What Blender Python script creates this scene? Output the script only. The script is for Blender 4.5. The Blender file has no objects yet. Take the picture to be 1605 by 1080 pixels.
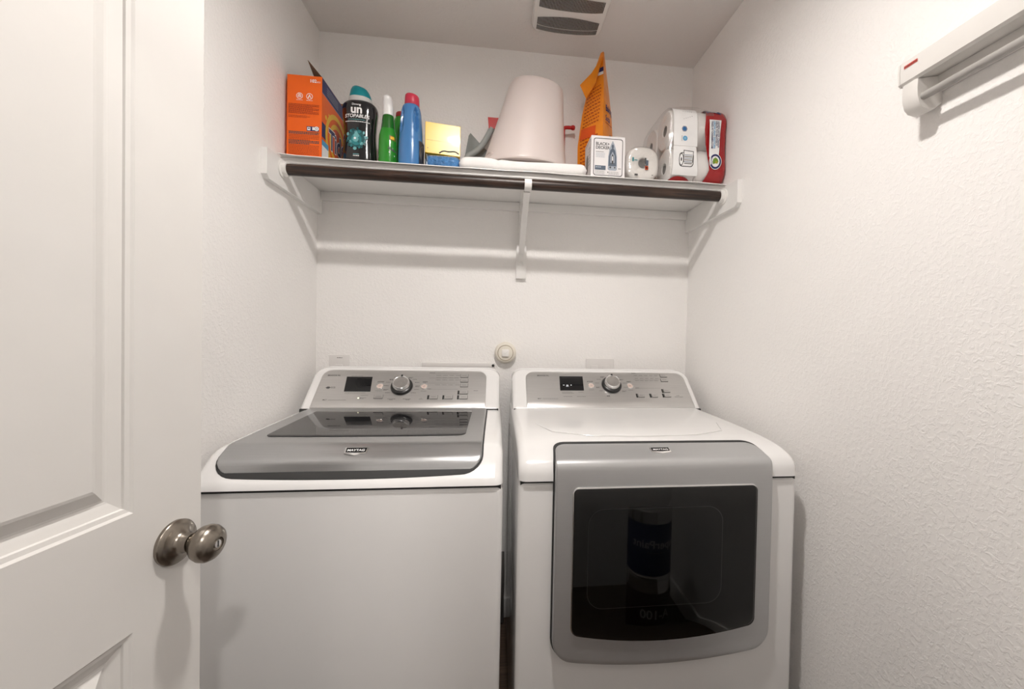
import bpy, bmesh, math, random
from mathutils import Vector, Matrix
random.seed(7)
SC = bpy.context.scene
C = SC.collection
PI = math.pi

# ------------------------------------------------------------------ camera, world, exposure
CAM_YAW, CAM_PITCH, CAM_ROLL = 0.1151, -0.0163, 0.0204
cam_d = bpy.data.cameras.new('camera'); cam = bpy.data.objects.new('camera', cam_d); C.objects.link(cam)
cam_d.sensor_fit = 'HORIZONTAL'; cam_d.sensor_width = 36.0
cam_d.lens = 36.0 * 638.66 / 1605.0
cam_d.shift_x = -49.83 / 1605.0
cam_d.shift_y = -5.96 / 1605.0
cam_d.clip_start = 0.02
_f = Vector((math.sin(CAM_YAW) * math.cos(CAM_PITCH), math.cos(CAM_YAW) * math.cos(CAM_PITCH), math.sin(CAM_PITCH)))
_r = Vector((math.cos(CAM_YAW), -math.sin(CAM_YAW), 0)); _u = _r.cross(_f)
_cr, _sr = math.cos(CAM_ROLL), math.sin(CAM_ROLL)
_r2 = _r * _cr + _u * _sr; _u2 = _u * _cr - _r * _sr
_m = Matrix((( _r2.x, _u2.x, -_f.x, 0.7352), (_r2.y, _u2.y, -_f.y, -1.7646), (_r2.z, _u2.z, -_f.z, 1.2331), (0, 0, 0, 1)))
cam.matrix_world = _m
SC.camera = cam

world = bpy.data.worlds.new('world'); SC.world = world; world.use_nodes = True
world.node_tree.nodes['Background'].inputs[0].default_value = (1.0, 0.97, 0.94, 1)
world.node_tree.nodes['Background'].inputs[1].default_value = 0.35
SC.view_settings.view_transform = 'Standard'; SC.view_settings.look = 'None'
SC.view_settings.gamma = 1; SC.view_settings.use_curve_mapping = False
SC.view_settings.exposure = 0.53
SC.cycles.diffuse_bounces = 8; SC.cycles.max_bounces = 14; SC.cycles.transparent_max_bounces = 16
ROOM_LIGHT = 620.0        # radiance of the two flush ceiling lamps
HALL_LIGHT = 330.0
LIGHT_COL = (1.0, 0.95, 0.905)
LAMP_POS = (0.80, -1.20, 2.43)
HALL_POS = (1.05, -2.58, 2.436)

# ------------------------------------------------------------------ materials
def _nt(name):
    m = bpy.data.materials.new(name); m.use_nodes = True
    return m, m.node_tree, m.node_tree.nodes['Principled BSDF']
MATS = {}
def mat(name, col, rough=0.5, metal=0.0, coat=0.0, var=0.04, vscale=18.0, bump=0.0, bscale=60.0, bdist=0.002, emit=None, estr=0.0, trans=0.0, ior=1.45, spec=0.5, sss=0.0, aniso=0.0, stretch=None, alpha=1.0):
    if name in MATS: return MATS[name]
    m, nt, b = _nt(name); N = nt.nodes; L = nt.links
    tc = N.new('ShaderNodeTexCoord'); src = tc.outputs['Object']
    if stretch:
        mp = N.new('ShaderNodeMapping'); mp.inputs['Scale'].default_value = stretch; L.new(src, mp.inputs[0]); src = mp.outputs[0]
    nz = N.new('ShaderNodeTexNoise'); nz.inputs['Scale'].default_value = vscale; nz.inputs['Detail'].default_value = 3
    L.new(src, nz.inputs['Vector'])
    rp = N.new('ShaderNodeValToRGB')
    lo = [max(0, c * (1 - var)) for c in col]; hi = [min(1, c * (1 + var)) for c in col]
    rp.color_ramp.elements[0].position = 0.3; rp.color_ramp.elements[0].color = (*lo, 1)
    rp.color_ramp.elements[1].position = 0.7; rp.color_ramp.elements[1].color = (*hi, 1)
    L.new(nz.outputs['Fac'], rp.inputs[0]); L.new(rp.outputs[0], b.inputs['Base Color'])
    b.inputs['Roughness'].default_value = rough; b.inputs['Metallic'].default_value = metal
    b.inputs['Coat Weight'].default_value = coat; b.inputs['Coat Roughness'].default_value = 0.05
    b.inputs['Specular IOR Level'].default_value = spec; b.inputs['IOR'].default_value = ior
    b.inputs['Transmission Weight'].default_value = trans
    if sss: b.inputs['Subsurface Weight'].default_value = sss; b.inputs['Subsurface Radius'].default_value = (0.02, 0.015, 0.012)
    if aniso: b.inputs['Anisotropic'].default_value = aniso
    if alpha < 1: b.inputs['Alpha'].default_value = alpha
    if bump:
        n2 = N.new('ShaderNodeTexNoise'); n2.inputs['Scale'].default_value = bscale; n2.inputs['Detail'].default_value = 4
        L.new(src, n2.inputs['Vector'])
        bp = N.new('ShaderNodeBump'); bp.inputs['Strength'].default_value = bump; bp.inputs['Distance'].default_value = bdist
        L.new(n2.outputs['Fac'], bp.inputs['Height']); L.new(bp.outputs[0], b.inputs['Normal'])
    if emit:
        b.inputs['Emission Color'].default_value = (*emit, 1); b.inputs['Emission Strength'].default_value = estr
    MATS[name] = m
    return m

def wall_mat(name, col, strength=0.32, scale=1.0):
    m, nt, b = _nt(name); N = nt.nodes; L = nt.links
    tc = N.new('ShaderNodeTexCoord')
    n1 = N.new('ShaderNodeTexNoise'); n1.inputs['Scale'].default_value = 95 * scale; n1.inputs['Detail'].default_value = 3; n1.inputs['Roughness'].default_value = 0.55; n1.inputs['Distortion'].default_value = 0.5
    n2 = N.new('ShaderNodeTexNoise'); n2.inputs['Scale'].default_value = 28 * scale; n2.inputs['Detail'].default_value = 2
    L.new(tc.outputs['Object'], n1.inputs['Vector']); L.new(tc.outputs['Object'], n2.inputs['Vector'])
    r1 = N.new('ShaderNodeValToRGB'); r1.color_ramp.elements[0].position = 0.47; r1.color_ramp.elements[1].position = 0.60
    L.new(n1.outputs['Fac'], r1.inputs[0])
    mx = N.new('ShaderNodeMath'); mx.operation = 'MULTIPLY_ADD'; mx.inputs[1].default_value = 0.9
    L.new(n2.outputs['Fac'], mx.inputs[0]); L.new(r1.outputs[0], mx.inputs[2])
    bp = N.new('ShaderNodeBump'); bp.inputs['Strength'].default_value = strength; bp.inputs['Distance'].default_value = 0.0022
    L.new(mx.outputs[0], bp.inputs['Height']); L.new(bp.outputs[0], b.inputs['Normal'])
    n3 = N.new('ShaderNodeTexNoise'); n3.inputs['Scale'].default_value = 2.2; L.new(tc.outputs['Object'], n3.inputs['Vector'])
    rp = N.new('ShaderNodeValToRGB')
    rp.color_ramp.elements[0].color = (*[c * 0.98 for c in col], 1); rp.color_ramp.elements[1].color = (*[min(1, c * 1.02) for c in col], 1)
    L.new(n3.outputs['Fac'], rp.inputs[0]); L.new(rp.outputs[0], b.inputs['Base Color'])
    b.inputs['Roughness'].default_value = 0.6; b.inputs['Specular IOR Level'].default_value = 0.3
    return m

def brushed(name, col, rough, scale=(3, 260, 260), metal=0.9, var=0.06):
    m, nt, b = _nt(name); N = nt.nodes; L = nt.links
    tc = N.new('ShaderNodeTexCoord'); mp = N.new('ShaderNodeMapping'); mp.inputs['Scale'].default_value = scale
    L.new(tc.outputs['Object'], mp.inputs[0])
    nz = N.new('ShaderNodeTexNoise'); nz.inputs['Scale'].default_value = 3.0; nz.inputs['Detail'].default_value = 5
    L.new(mp.outputs[0], nz.inputs['Vector'])
    rp = N.new('ShaderNodeValToRGB'); rp.color_ramp.elements[0].position = 0.3; rp.color_ramp.elements[1].position = 0.7
    rp.color_ramp.elements[0].color = (*[c * (1 - var) for c in col], 1); rp.color_ramp.elements[1].color = (*[min(1, c * (1 + var)) for c in col], 1)
    L.new(nz.outputs['Fac'], rp.inputs[0]); L.new(rp.outputs[0], b.inputs['Base Color'])
    b.inputs['Metallic'].default_value = metal; b.inputs['Roughness'].default_value = rough
    bp = N.new('ShaderNodeBump'); bp.inputs['Strength'].default_value = 0.06; bp.inputs['Distance'].default_value = 0.0005
    L.new(nz.outputs['Fac'], bp.inputs['Height']); L.new(bp.outputs[0], b.inputs['Normal'])
    return m

def wood_mat(name, dark, light):
    m, nt, b = _nt(name); N = nt.nodes; L = nt.links
    tc = N.new('ShaderNodeTexCoord'); mp = N.new('ShaderNodeMapping'); mp.inputs['Scale'].default_value = (4, 90, 90)
    L.new(tc.outputs['Object'], mp.inputs[0])
    nz = N.new('ShaderNodeTexNoise'); nz.inputs['Scale'].default_value = 1.6; nz.inputs['Detail'].default_value = 6; nz.inputs['Distortion'].default_value = 0.6
    L.new(mp.outputs[0], nz.inputs['Vector'])
    rp = N.new('ShaderNodeValToRGB'); rp.color_ramp.elements[0].position = 0.42; rp.color_ramp.elements[1].position = 0.75
    rp.color_ramp.elements[0].color = (*dark, 1); rp.color_ramp.elements[1].color = (*light, 1)
    L.new(nz.outputs['Fac'], rp.inputs[0]); L.new(rp.outputs[0], b.inputs['Base Color'])
    b.inputs['Roughness'].default_value = 0.38
    return m

def film_mat(name, tint=(1, 1, 1), clear=0.75):
    m, nt, b = _nt(name); N = nt.nodes; L = nt.links
    out = N['Material Output']; N.remove(b)
    tr = N.new('ShaderNodeBsdfTransparent'); tr.inputs[0].default_value = (*tint, 1)
    gl = N.new('ShaderNodeBsdfGlossy'); gl.inputs['Roughness'].default_value = 0.16; gl.inputs[0].default_value = (0.95, 0.95, 0.95, 1)
    tc = N.new('ShaderNodeTexCoord'); nz = N.new('ShaderNodeTexNoise'); nz.inputs['Scale'].default_value = 30; nz.inputs['Detail'].default_value = 3; nz.inputs['Distortion'].default_value = 1.2
    L.new(tc.outputs['Object'], nz.inputs['Vector'])
    bp = N.new('ShaderNodeBump'); bp.inputs['Strength'].default_value = 0.8; bp.inputs['Distance'].default_value = 0.008
    L.new(nz.outputs['Fac'], bp.inputs['Height']); L.new(bp.outputs[0], gl.inputs['Normal'])
    mx = N.new('ShaderNodeMixShader'); mx.inputs[0].default_value = 1 - clear
    L.new(tr.outputs[0], mx.inputs[1]); L.new(gl.outputs[0], mx.inputs[2]); L.new(mx.outputs[0], out.inputs['Surface'])
    return m

def dark_glass(name, tint, refl_rough=0.02):
    m, nt, b = _nt(name); N = nt.nodes; L = nt.links
    out = N['Material Output']; N.remove(b)
    tr = N.new('ShaderNodeBsdfTransparent'); tr.inputs[0].default_value = (*tint, 1)
    gl = N.new('ShaderNodeBsdfGlossy'); gl.inputs['Roughness'].default_value = refl_rough
    fr = N.new('ShaderNodeFresnel'); fr.inputs[0].default_value = 1.55
    mx = N.new('ShaderNodeMixShader'); L.new(fr.outputs[0], mx.inputs[0])
    L.new(tr.outputs[0], mx.inputs[1]); L.new(gl.outputs[0], mx.inputs[2]); L.new(mx.outputs[0], out.inputs['Surface'])
    return m

M_WALL = wall_mat('textured_wall_paint', (0.86, 0.845, 0.83))
M_CEIL = wall_mat('ceiling_paint', (0.76, 0.735, 0.715), 0.18, 0.7)
M_TRIM = mat('white_trim_paint', (0.80, 0.79, 0.775), 0.35, var=0.01)
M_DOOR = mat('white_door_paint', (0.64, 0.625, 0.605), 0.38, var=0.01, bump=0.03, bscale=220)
M_FLOOR = wood_mat('dark_vinyl_plank', (0.06, 0.04, 0.03), (0.14, 0.09, 0.06))
M_ENAMEL = mat('white_enamel', (0.76, 0.755, 0.75), 0.22, coat=0.5, var=0.005)
M_SILVER = brushed('brushed_silver', (0.60, 0.59, 0.58), 0.32)
M_LID = brushed('grey_lid_metal', (0.44, 0.445, 0.45), 0.29)
M_DDOOR = brushed('satin_silver_paint', (0.50, 0.505, 0.51), 0.36, metal=0.7, var=0.02)
M_BLACKGLASS = mat('black_glass', (0.010, 0.010, 0.011), 0.03, spec=0.45, var=0.0)
M_GLASS = dark_glass('smoked_glass', (0.30, 0.30, 0.30))
M_DARK = mat('dark_gap', (0.03, 0.03, 0.03), 0.7)
M_DRUM = mat('drum_grey', (0.018, 0.019, 0.019), 0.6)
M_DRUM2 = mat('drum_opening_grey', (0.055, 0.057, 0.056), 0.6)
M_RIM = mat('pale_rim', (0.30, 0.30, 0.30), 0.4)
M_BADGE = mat('badge_black', (0.012, 0.012, 0.012), 0.7, spec=0.15)
M_CHROME = mat('chrome', (0.82, 0.82, 0.82), 0.12, metal=1.0, var=0.02)
M_KNOBSIL = mat('spun_silver', (0.78, 0.77, 0.76), 0.22, metal=1.0, var=0.08, vscale=60)
M_BLACK = mat('black_plastic', (0.018, 0.018, 0.018), 0.3)
M_INK = mat('dark_grey_ink', (0.07, 0.07, 0.07), 0.6)
M_INKL = mat('mid_grey_ink', (0.20, 0.195, 0.19), 0.6)
M_WHITEINK = mat('white_ink', (0.85, 0.85, 0.85), 0.5)
M_NICKEL = brushed('satin_nickel', (0.27, 0.24, 0.205), 0.27, scale=(60, 60, 60), metal=1.0)
M_ROD = wood_mat('dark_walnut_stain', (0.012, 0.006, 0.004), (0.075, 0.038, 0.024))
M_PLASTIC = mat('white_plastic', (0.80, 0.785, 0.76), 0.35, var=0.01)
M_CREAM = mat('cream_plastic', (0.74, 0.70, 0.62), 0.38, var=0.02)
M_PLATE = mat('plate_plastic', (0.72, 0.70, 0.685), 0.35, var=0.01)

# ------------------------------------------------------------------ geometry helpers
class MB:
    def __init__(self):
        self.bm = bmesh.new(); self.mats = []
    def _m(self, m):
        i = 0
        if m is not None:
            if m not in self.mats: self.mats.append(m)
            i = self.mats.index(m)
        for f in self.bm.faces:
            if not f.tag: f.material_index = i; f.tag = True
    def box(self, x0, x1, y0, y1, z0, z1, m=None, bev=0.0, seg=2, fn=None):
        r = bmesh.ops.create_cube(self.bm, size=1.0)
        vs = r['verts']
        for v in vs:
            v.co = Vector(((x0 + x1) / 2 + v.co.x * (x1 - x0), (y0 + y1) / 2 + v.co.y * (y1 - y0), (z0 + z1) / 2 + v.co.z * (z1 - z0)))
        if bev:
            es = list({e for v in vs for e in v.link_edges})
            r2 = bmesh.ops.bevel(self.bm, geom=es, offset=bev, segments=seg, affect='EDGES', profile=0.5)
            vs = list({v for f in self.bm.faces if not f.tag for v in f.verts})
        if fn:
            for v in vs: v.co = Vector(fn(*v.co))
        self._m(m)
    def grid(self, rows, m=None, closed=False, cap0=False, cap1=False):
        V = [[self.bm.verts.new(p) for p in r] for r in rows]
        n = len(V[0])
        for a, b in zip(V[:-1], V[1:]):
            for i in range(n if closed else n - 1):
                j = (i + 1) % n
                try: self.bm.faces.new((a[i], a[j], b[j], b[i]))
                except ValueError: pass
        if cap0: self.bm.faces.new(V[0][::-1])
        if cap1: self.bm.faces.new(V[-1])
        self._m(m)
        return V
    def loft(self, loops, m=None, cap0=True, cap1=True):
        return self.grid(loops, m, True, cap0, cap1)
    def lathe(self, prof, O, ax=(0, 0, 1), seg=32, m=None, cap=True):
        ax = Vector(ax).normalized(); t = Vector((1, 0, 0)) if abs(ax.x) < 0.9 else Vector((0, 1, 0))
        u = ax.cross(t).normalized(); w = ax.cross(u)
        O = Vector(O); loops = []
        for r, h in prof:
            loops.append([O + ax * h + (u * math.cos(2 * PI * k / seg) + w * math.sin(2 * PI * k / seg)) * max(r, 1e-5) for k in range(seg)])
        self.loft(loops, m, cap, cap)
    def tube(self, path, r, seg=10, m=None, cap=True):
        path = [Vector(p) for p in path]; loops = []; up = None
        for i, p in enumerate(path):
            d = (path[min(i + 1, len(path) - 1)] - path[max(i - 1, 0)]).normalized()
            if up is None: up = d.orthogonal().normalized()
            up = (up - d * up.dot(d)).normalized(); w = d.cross(up)
            rr = r[i] if isinstance(r, (list, tuple)) else r
            loops.append([p + (up * math.cos(2 * PI * k / seg) + w * math.sin(2 * PI * k / seg)) * rr for k in range(seg)])
        self.loft(loops, m, cap, cap)
    def poly(self, fr, pts, m=None, n=0.0):
        self.bm.faces.new([self.bm.verts.new(fr(u, v, n)) for u, v in pts]); self._m(m)
    def patch(self, fr, u0, u1, v0, v1, m=None, n=0.0, nu=1, nv=1):
        self.grid([[fr(u0 + (u1 - u0) * i / nu, v0 + (v1 - v0) * j / nv, n) for i in range(nu + 1)] for j in range(nv + 1)], m)
    def disc(self, fr, u, v, r, m=None, n=0.0, seg=28, ry=None, r_in=0.0, a0=0.0, a1=2 * PI):
        ry = r if ry is None else ry
        full = abs(a1 - a0 - 2 * PI) < 1e-6
        ang = [a0 + (a1 - a0) * k / seg for k in range(seg + (0 if full else 1))]
        if r_in > 0:
            q = r_in / r
            self.grid([[fr(u + math.cos(t) * r * k, v + math.sin(t) * ry * k, n) for t in ang] for k in (q, 1)], m, closed=full)
        else:
            self.poly(fr, [(u + math.cos(t) * r, v + math.sin(t) * ry) for t in ang], m, n)
    def prism(self, pts, fr, n0, n1, m=None, bev=0.0):
        self.loft([[fr(u, v, n0) for u, v in pts], [fr(u, v, n1) for u, v in pts]], m)
    def text(self, s, fr, u, v, size, m, n=0.0004, align='LEFT', bold=0.0, shear=0.0, sx=1.0, rot=0.0, arc=None):
        vs, fs = text_geo(s, bold, shear, align)
        c, sn = math.cos(rot), math.sin(rot)
        V = []
        for x, y in vs:
            x *= size * sx; y *= size
            if arc: y += arc(x)
            V.append(self.bm.verts.new(fr(u + c * x - sn * y, v + sn * x + c * y, n)))
        for f in fs:
            try: self.bm.faces.new([V[i] for i in f])
            except ValueError: pass
        self._m(m)
    def build(self, name, m=None, parent=None, loc=(0, 0, 0), ang=35, label=None, flip=True):
        root = Vector(loc)
        if parent is not None: root = Vector(parent['_o'])
        if flip: bmesh.ops.recalc_face_normals(self.bm, faces=self.bm.faces)
        for v in self.bm.verts: v.co -= root
        me = bpy.data.meshes.new(name); self.bm.to_mesh(me); self.bm.free()
        if self.mats:
            for q in self.mats: me.materials.append(q)
        else: me.materials.append(m)
        for p in me.polygons: p.use_smooth = True
        me.set_sharp_from_angle(angle=math.radians(ang))
        o = bpy.data.objects.new(name, me); C.objects.link(o)
        o['_o'] = tuple(root)
        if parent is not None: o.parent = parent
        else: o.location = root
        if label: o['label'] = label
        return o

_TC = {}
def text_geo(s, bold=0.0, shear=0.0, align='LEFT'):
    k = (s, bold, shear, align)
    if k in _TC: return _TC[k]
    cu = bpy.data.curves.new('lettering_source', 'FONT'); cu.body = s; cu.size = 1.0; cu.offset = bold; cu.shear = shear; cu.align_x = align
    cu.resolution_u = 3
    ob = bpy.data.objects.new('lettering_source', cu); C.objects.link(ob)
    me = bpy.data.meshes.new_from_object(ob.evaluated_get(bpy.context.evaluated_depsgraph_get()))
    r = ([(v.co.x, v.co.y) for v in me.vertices], [tuple(p.vertices) for p in me.polygons])
    C.objects.unlink(ob); bpy.data.objects.remove(ob); bpy.data.curves.remove(cu); bpy.data.meshes.remove(me)
    _TC[k] = r
    return r

def frame(O, U, V):
    O, U, V = Vector(O), Vector(U).normalized(), Vector(V).normalized(); N = U.cross(V)
    return lambda u, v, n=0.0: O + U * u + V * v + N * n

def thing(name, label, cat, loc, group=None):
    o = bpy.data.objects.new(name, None); C.objects.link(o); o.location = loc; o['_o'] = tuple(loc)
    o.empty_display_size = 0.05
    o['label'] = label; o['category'] = cat
    if group: o['group'] = group
    return o
def tag(o, label, cat, group=None):
    o['label'] = label; o['category'] = cat
    if group: o['group'] = group
    return o
def struct(o):
    o['kind'] = 'structure'; return o

def ring(cx, cy, a, b, z, n=36, p=2.4, tilt=0.0, rot=0.0):
    out = []
    for k in range(n):
        t = 2 * PI * k / n; c, s = math.cos(t), math.sin(t)
        x = a * math.copysign(abs(c) ** (2 / p), c); y = b * math.copysign(abs(s) ** (2 / p), s)
        xr = x * math.cos(rot) - y * math.sin(rot); yr = x * math.sin(rot) + y * math.cos(rot)
        out.append(Vector((cx + xr, cy + yr, z + tilt * xr)))
    return out

def rrect(w, h, r, seg=6, x=0.0, y=0.0):
    pts = []
    for cx, cy, a in ((w / 2 - r, h / 2 - r, 0), (-w / 2 + r, h / 2 - r, PI / 2), (-w / 2 + r, -h / 2 + r, PI), (w / 2 - r, -h / 2 + r, 1.5 * PI)):
        for k in range(seg + 1):
            t = a + PI / 2 * k / seg
            pts.append((x + cx + r * math.cos(t), y + cy + r * math.sin(t)))
    return pts

def chaikin(p, it=2):
    for _ in range(it):
        q = [p[0]]
        for a, b in zip(p[:-1], p[1:]):
            q.append(tuple(0.75 * i + 0.25 * j for i, j in zip(a, b))); q.append(tuple(0.25 * i + 0.75 * j for i, j in zip(a, b)))
        q.append(p[-1]); p = q
    return p

class Profile:
    """curve in the YZ plane: at(x, s, n) is the point s metres along it, n metres proud"""
    def __init__(self, pts, it=2):
        self.p = chaikin(pts, it); self.s = [0.0]
        for a, b in zip(self.p[:-1], self.p[1:]): self.s.append(self.s[-1] + math.dist(a, b))
        self.L = self.s[-1]
    def at(self, x, s, n=0.0):
        i = 0
        while i < len(self.s) - 2 and self.s[i + 1] < s: i += 1
        a, b = self.p[i], self.p[i + 1]; d = self.s[i + 1] - self.s[i]; t = (s - self.s[i]) / d
        def nrm(k):
            A, B = self.p[max(k - 1, 0)], self.p[min(k + 1, len(self.p) - 1)]
            dy, dz = B[0] - A[0], B[1] - A[1]; l = math.hypot(dy, dz); return (-(-dz) / l * -1, -dy / l)
        n0, n1 = nrm(i), nrm(i + 1); tt = min(max(t, 0), 1)
        ny, nz = n0[0] + (n1[0] - n0[0]) * tt, n0[1] + (n1[1] - n0[1]) * tt
        # profile runs from the back/top to the front/bottom: outward is up and to -y
        return Vector((x, a[0] + (b[0] - a[0]) * t + self._sy(ny, nz) * n, a[1] + (b[1] - a[1]) * t + self._sz(ny, nz) * n))
    def _sy(self, ny, nz): return ny if ny < 0 else -abs(ny)
    def _sz(self, ny, nz): return abs(nz)

def panel(mb, x0, x1, s0, s1, f, h, m, inset=0.003, r=(0.01,) * 4, nx=36, ns=16, bow0=None, bow1=None, base=-0.002, back=None):
    """sheet over x0..x1, s0..s1 with rounded corners r=(s0x0, s0x1, s1x0, s1x1), mapped by f(x, s, n) and raised by h"""
    def cols(a, b, rr):
        R = max(max(rr), 1e-4); R = min(R, (b - a) / 2.01)
        k = [a + R * (1 - math.cos(PI / 2 * i / 7)) for i in range(8)]
        mid = [a + R + (b - a - 2 * R) * i / nx for i in range(1, nx)]
        return k + mid + [a + b - q for q in k[::-1]]
    def cor(d, R):
        if R <= 0 or d >= R: return 0.0
        d = max(d, 0.0); return R - math.sqrt(max(R * R - (R - d) ** 2, 0))
    def pts(ins, hh, fn=None):
        rr = [max(q - ins, 0.0005) for q in r]
        X = cols(x0 + ins, x1 - ins, rr); out = []
        for x in X:
            t = (x - x0) / (x1 - x0)
            lo = s0 + ins + max(cor(x - x0 - ins, rr[0]), cor(x1 - ins - x, rr[1])) + (bow0(t) if bow0 else 0)
            hi = s1 - ins - max(cor(x - x0 - ins, rr[2]), cor(x1 - ins - x, rr[3])) + (bow1(t) if bow1 else 0)
            out.append([(fn or f)(x, lo + (hi - lo) * j / ns, hh) for j in range(ns + 1)])
        return out
    T = mb.grid(pts(inset, h), m)
    def bl(P):
        n, q = len(P), len(P[0])
        return [P[i][0] for i in range(n)] + [P[n - 1][j] for j in range(1, q)] + [P[i][q - 1] for i in range(n - 2, -1, -1)] + [P[0][j] for j in range(q - 2, 0, -1)]
    top = bl(T)
    rings = [bl(pts(inset * 0.3, h - inset * 0.3)), bl(pts(0, h - inset)), bl(pts(0, base))]
    if back: rings.append(bl(pts(0.0, 0.0, back)))
    prev = top
    for R in rings:
        cur = [mb.bm.verts.new(p) for p in R]
        for i in range(len(cur)):
            j = (i + 1) % len(cur); mb.bm.faces.new((prev[i], prev[j], cur[j], cur[i]))
        prev = cur
    if back: mb.bm.faces.new(prev)
    mb._m(m)

# ------------------------------------------------------------------ room shell
W, H, YF = 1.5896, 2.44, -1.80
DX0, DX1, DH = 0.150, 0.900, 2.05
def slab(name, x0, x1, y0, y1, z0, z1, m):
    b = MB(); b.box(x0, x1, y0, y1, z0, z1, m); return struct(b.build(name, m))
slab('wall_back', -0.12, W + 0.12, 0.0, 0.12, 0, H, M_WALL)
slab('wall_left', -0.12, 0.0, YF, 0.0, 0, H, M_WALL)
slab('wall_right', W, W + 0.12, YF, 0.0, 0, H, M_WALL)
b = MB()
b.box(-0.12, DX0, YF - 0.11, YF, 0, H, M_WALL); b.box(DX1, W + 0.12, YF - 0.11, YF, 0, H, M_WALL); b.box(DX0, DX1, YF - 0.11, YF, DH, H, M_WALL)
struct(b.build('wall_front', M_WALL))
slab('ceiling', -0.9, 2.6, -3.4, 0.12, H, H + 0.1, M_CEIL)
slab('floor', -0.9, 2.6, -3.4, 0.12, -0.1, 0.0, M_FLOOR)
b = MB()
b.box(-0.9, 2.6, -3.4, -3.3, 0, H, M_WALL); b.box(-1.0, -0.9, -3.4, YF, 0, H, M_WALL); b.box(2.6, 2.7, -3.4, YF, 0, H, M_WALL)
struct(b.build('wall_hallway', M_WALL))
def baseboard(name, x0, x1, y0, y1):
    b = MB(); b.box(x0, x1, y0, y1, 0.0, 0.085, M_TRIM, 0.004); return struct(b.build(name, M_TRIM))
baseboard('baseboard_back', 0.0, W, -0.014, 0.0)
baseboard('baseboard_left', 0.0, 0.014, YF, -0.015)
baseboard('baseboard_right', W - 0.014, W, YF, -0.015)
b = MB()
for xa, xb in ((DX0 - 0.055, DX0 + 0.012), (DX1 - 0.012, DX1 + 0.055)):
    b.box(xa, xb, YF - 0.125, YF + 0.012, 0, DH + 0.055, M_TRIM, 0.003)
b.box(DX0 - 0.055, DX1 + 0.055, YF - 0.1252, YF + 0.0122, DH - 0.012, DH + 0.055, M_TRIM, 0.003)
struct(b.build('trim_1', M_TRIM))

# door: free edge at DE, opened into the room
DE = Vector((0.277, -1.07, 0)); da = math.radians(8.7)
DD = Vector((math.sin(da), math.cos(da), 0)); DN = Vector((math.cos(da), -math.sin(da), 0))
fd = lambda u, v, n=0.0: DE + DD * u + Vector((0, 0, v)) + DN * n
door = thing('door_1', 'white two panel door standing open at the left edge', 'door', (0.17, -1.77, 0)); door['kind'] = 'structure'
del door['category']
b = MB()
DWID, DZ0, DZ1 = 0.71, 0.012, 2.03
panels = [(-DWID + 0.102, -0.102, 0.985, 1.915), (-DWID + 0.102, -0.102, 0.22, 0.825)]
us = [-DWID, -DWID + 0.102, -0.102, 0.0]; vs_ = [DZ0, 0.22, 0.825, 0.985, 1.915, DZ1]
for i in range(3):
    for j in range(5):
        if i == 1 and j in (1, 3): continue
        b.patch(fd, us[i], us[i + 1], vs_[j], vs_[j + 1], M_DOOR)
# edges and back of the slab
T = 0.035
b.grid([[fd(u, v, n) for u, v in ((-DWID, DZ0), (0, DZ0), (0, DZ1), (-DWID, DZ1))] for n in (0, -T)], M_DOOR, closed=True, cap1=True)
b.build('door_slab', M_DOOR, door, ang=20)
prof = [(0, 0), (0.003, -0.0025), (0.0085, -0.0035), (0.0095, -0.0065), (0.017, -0.0085), (0.022, -0.0105), (0.025, -0.011), (0.028, -0.0105), (0.042, -0.003), (0.046, -0.002)]
for u0, u1, v0, v1 in panels:
    b = MB(); rows = []
    for d, n in prof: rows.append([fd(u0 + d, v0 + d, n), fd(u1 - d, v0 + d, n), fd(u1 - d, v1 - d, n), fd(u0 + d, v1 - d, n)])
    b.grid(rows, M_DOOR, closed=True, cap1=True)
    b.build('door_panel', M_DOOR, door, ang=8)
kc = fd(-0.044, 0.917, 0)
K = 0.95
b = MB(); b.lathe([(0.0, 0.0), (0.0315, 0.0), (0.0318, 0.0045), (0.0300, 0.0070), (0.0250, 0.0090), (0.0185, 0.0115), (0.0150, 0.0150), (0.0135, 0.0200), (0.0135, 0.0275), (0.0110, 0.0280), (0.0110, 0.0330)], kc, DN, 48, M_NICKEL)
knob = b.build('door_knob', M_NICKEL, door, label='satin nickel door knob with round rosette')
b = MB(); b.lathe([(0.0110, 0.0310), (0.0135, 0.0315), (0.0145, 0.0335), (0.0200, 0.0370), (0.0240, 0.0420), (0.0262, 0.0485), (0.0258, 0.0545), (0.0228, 0.0605), (0.0168, 0.0650), (0.0092, 0.0672), (0.0088, 0.0655), (0.0072, 0.0645), (0.0, 0.0645)], kc, DN, 48, M_NICKEL)
b.build('knob_grip', M_NICKEL, knob)
b = MB(); b.lathe([(0.0055, 0.0640), (0.0055, 0.0665), (0.0, 0.0668)], kc, DN, 20, M_CHROME)
b.prism([(-0.0046, -0.0008), (0.0046, -0.0008), (0.0046, 0.0008), (-0.0046, 0.0008)], lambda u, v, n: kc + Vector((0, 0, u)) + DD * v + DN * n, 0.0660, 0.0671, M_BLACK)
b.build('lock_button', M_CHROME, knob)
for z in (0.25, 1.02, 1.80):
    b = MB(); q = fd(-DWID - 0.004, z, 0.004); b.tube([q + Vector((0, 0, -0.045)), q + Vector((0, 0, 0.045))], 0.006, 12, M_NICKEL)
    b.build('hinge', M_NICKEL, door)

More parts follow.
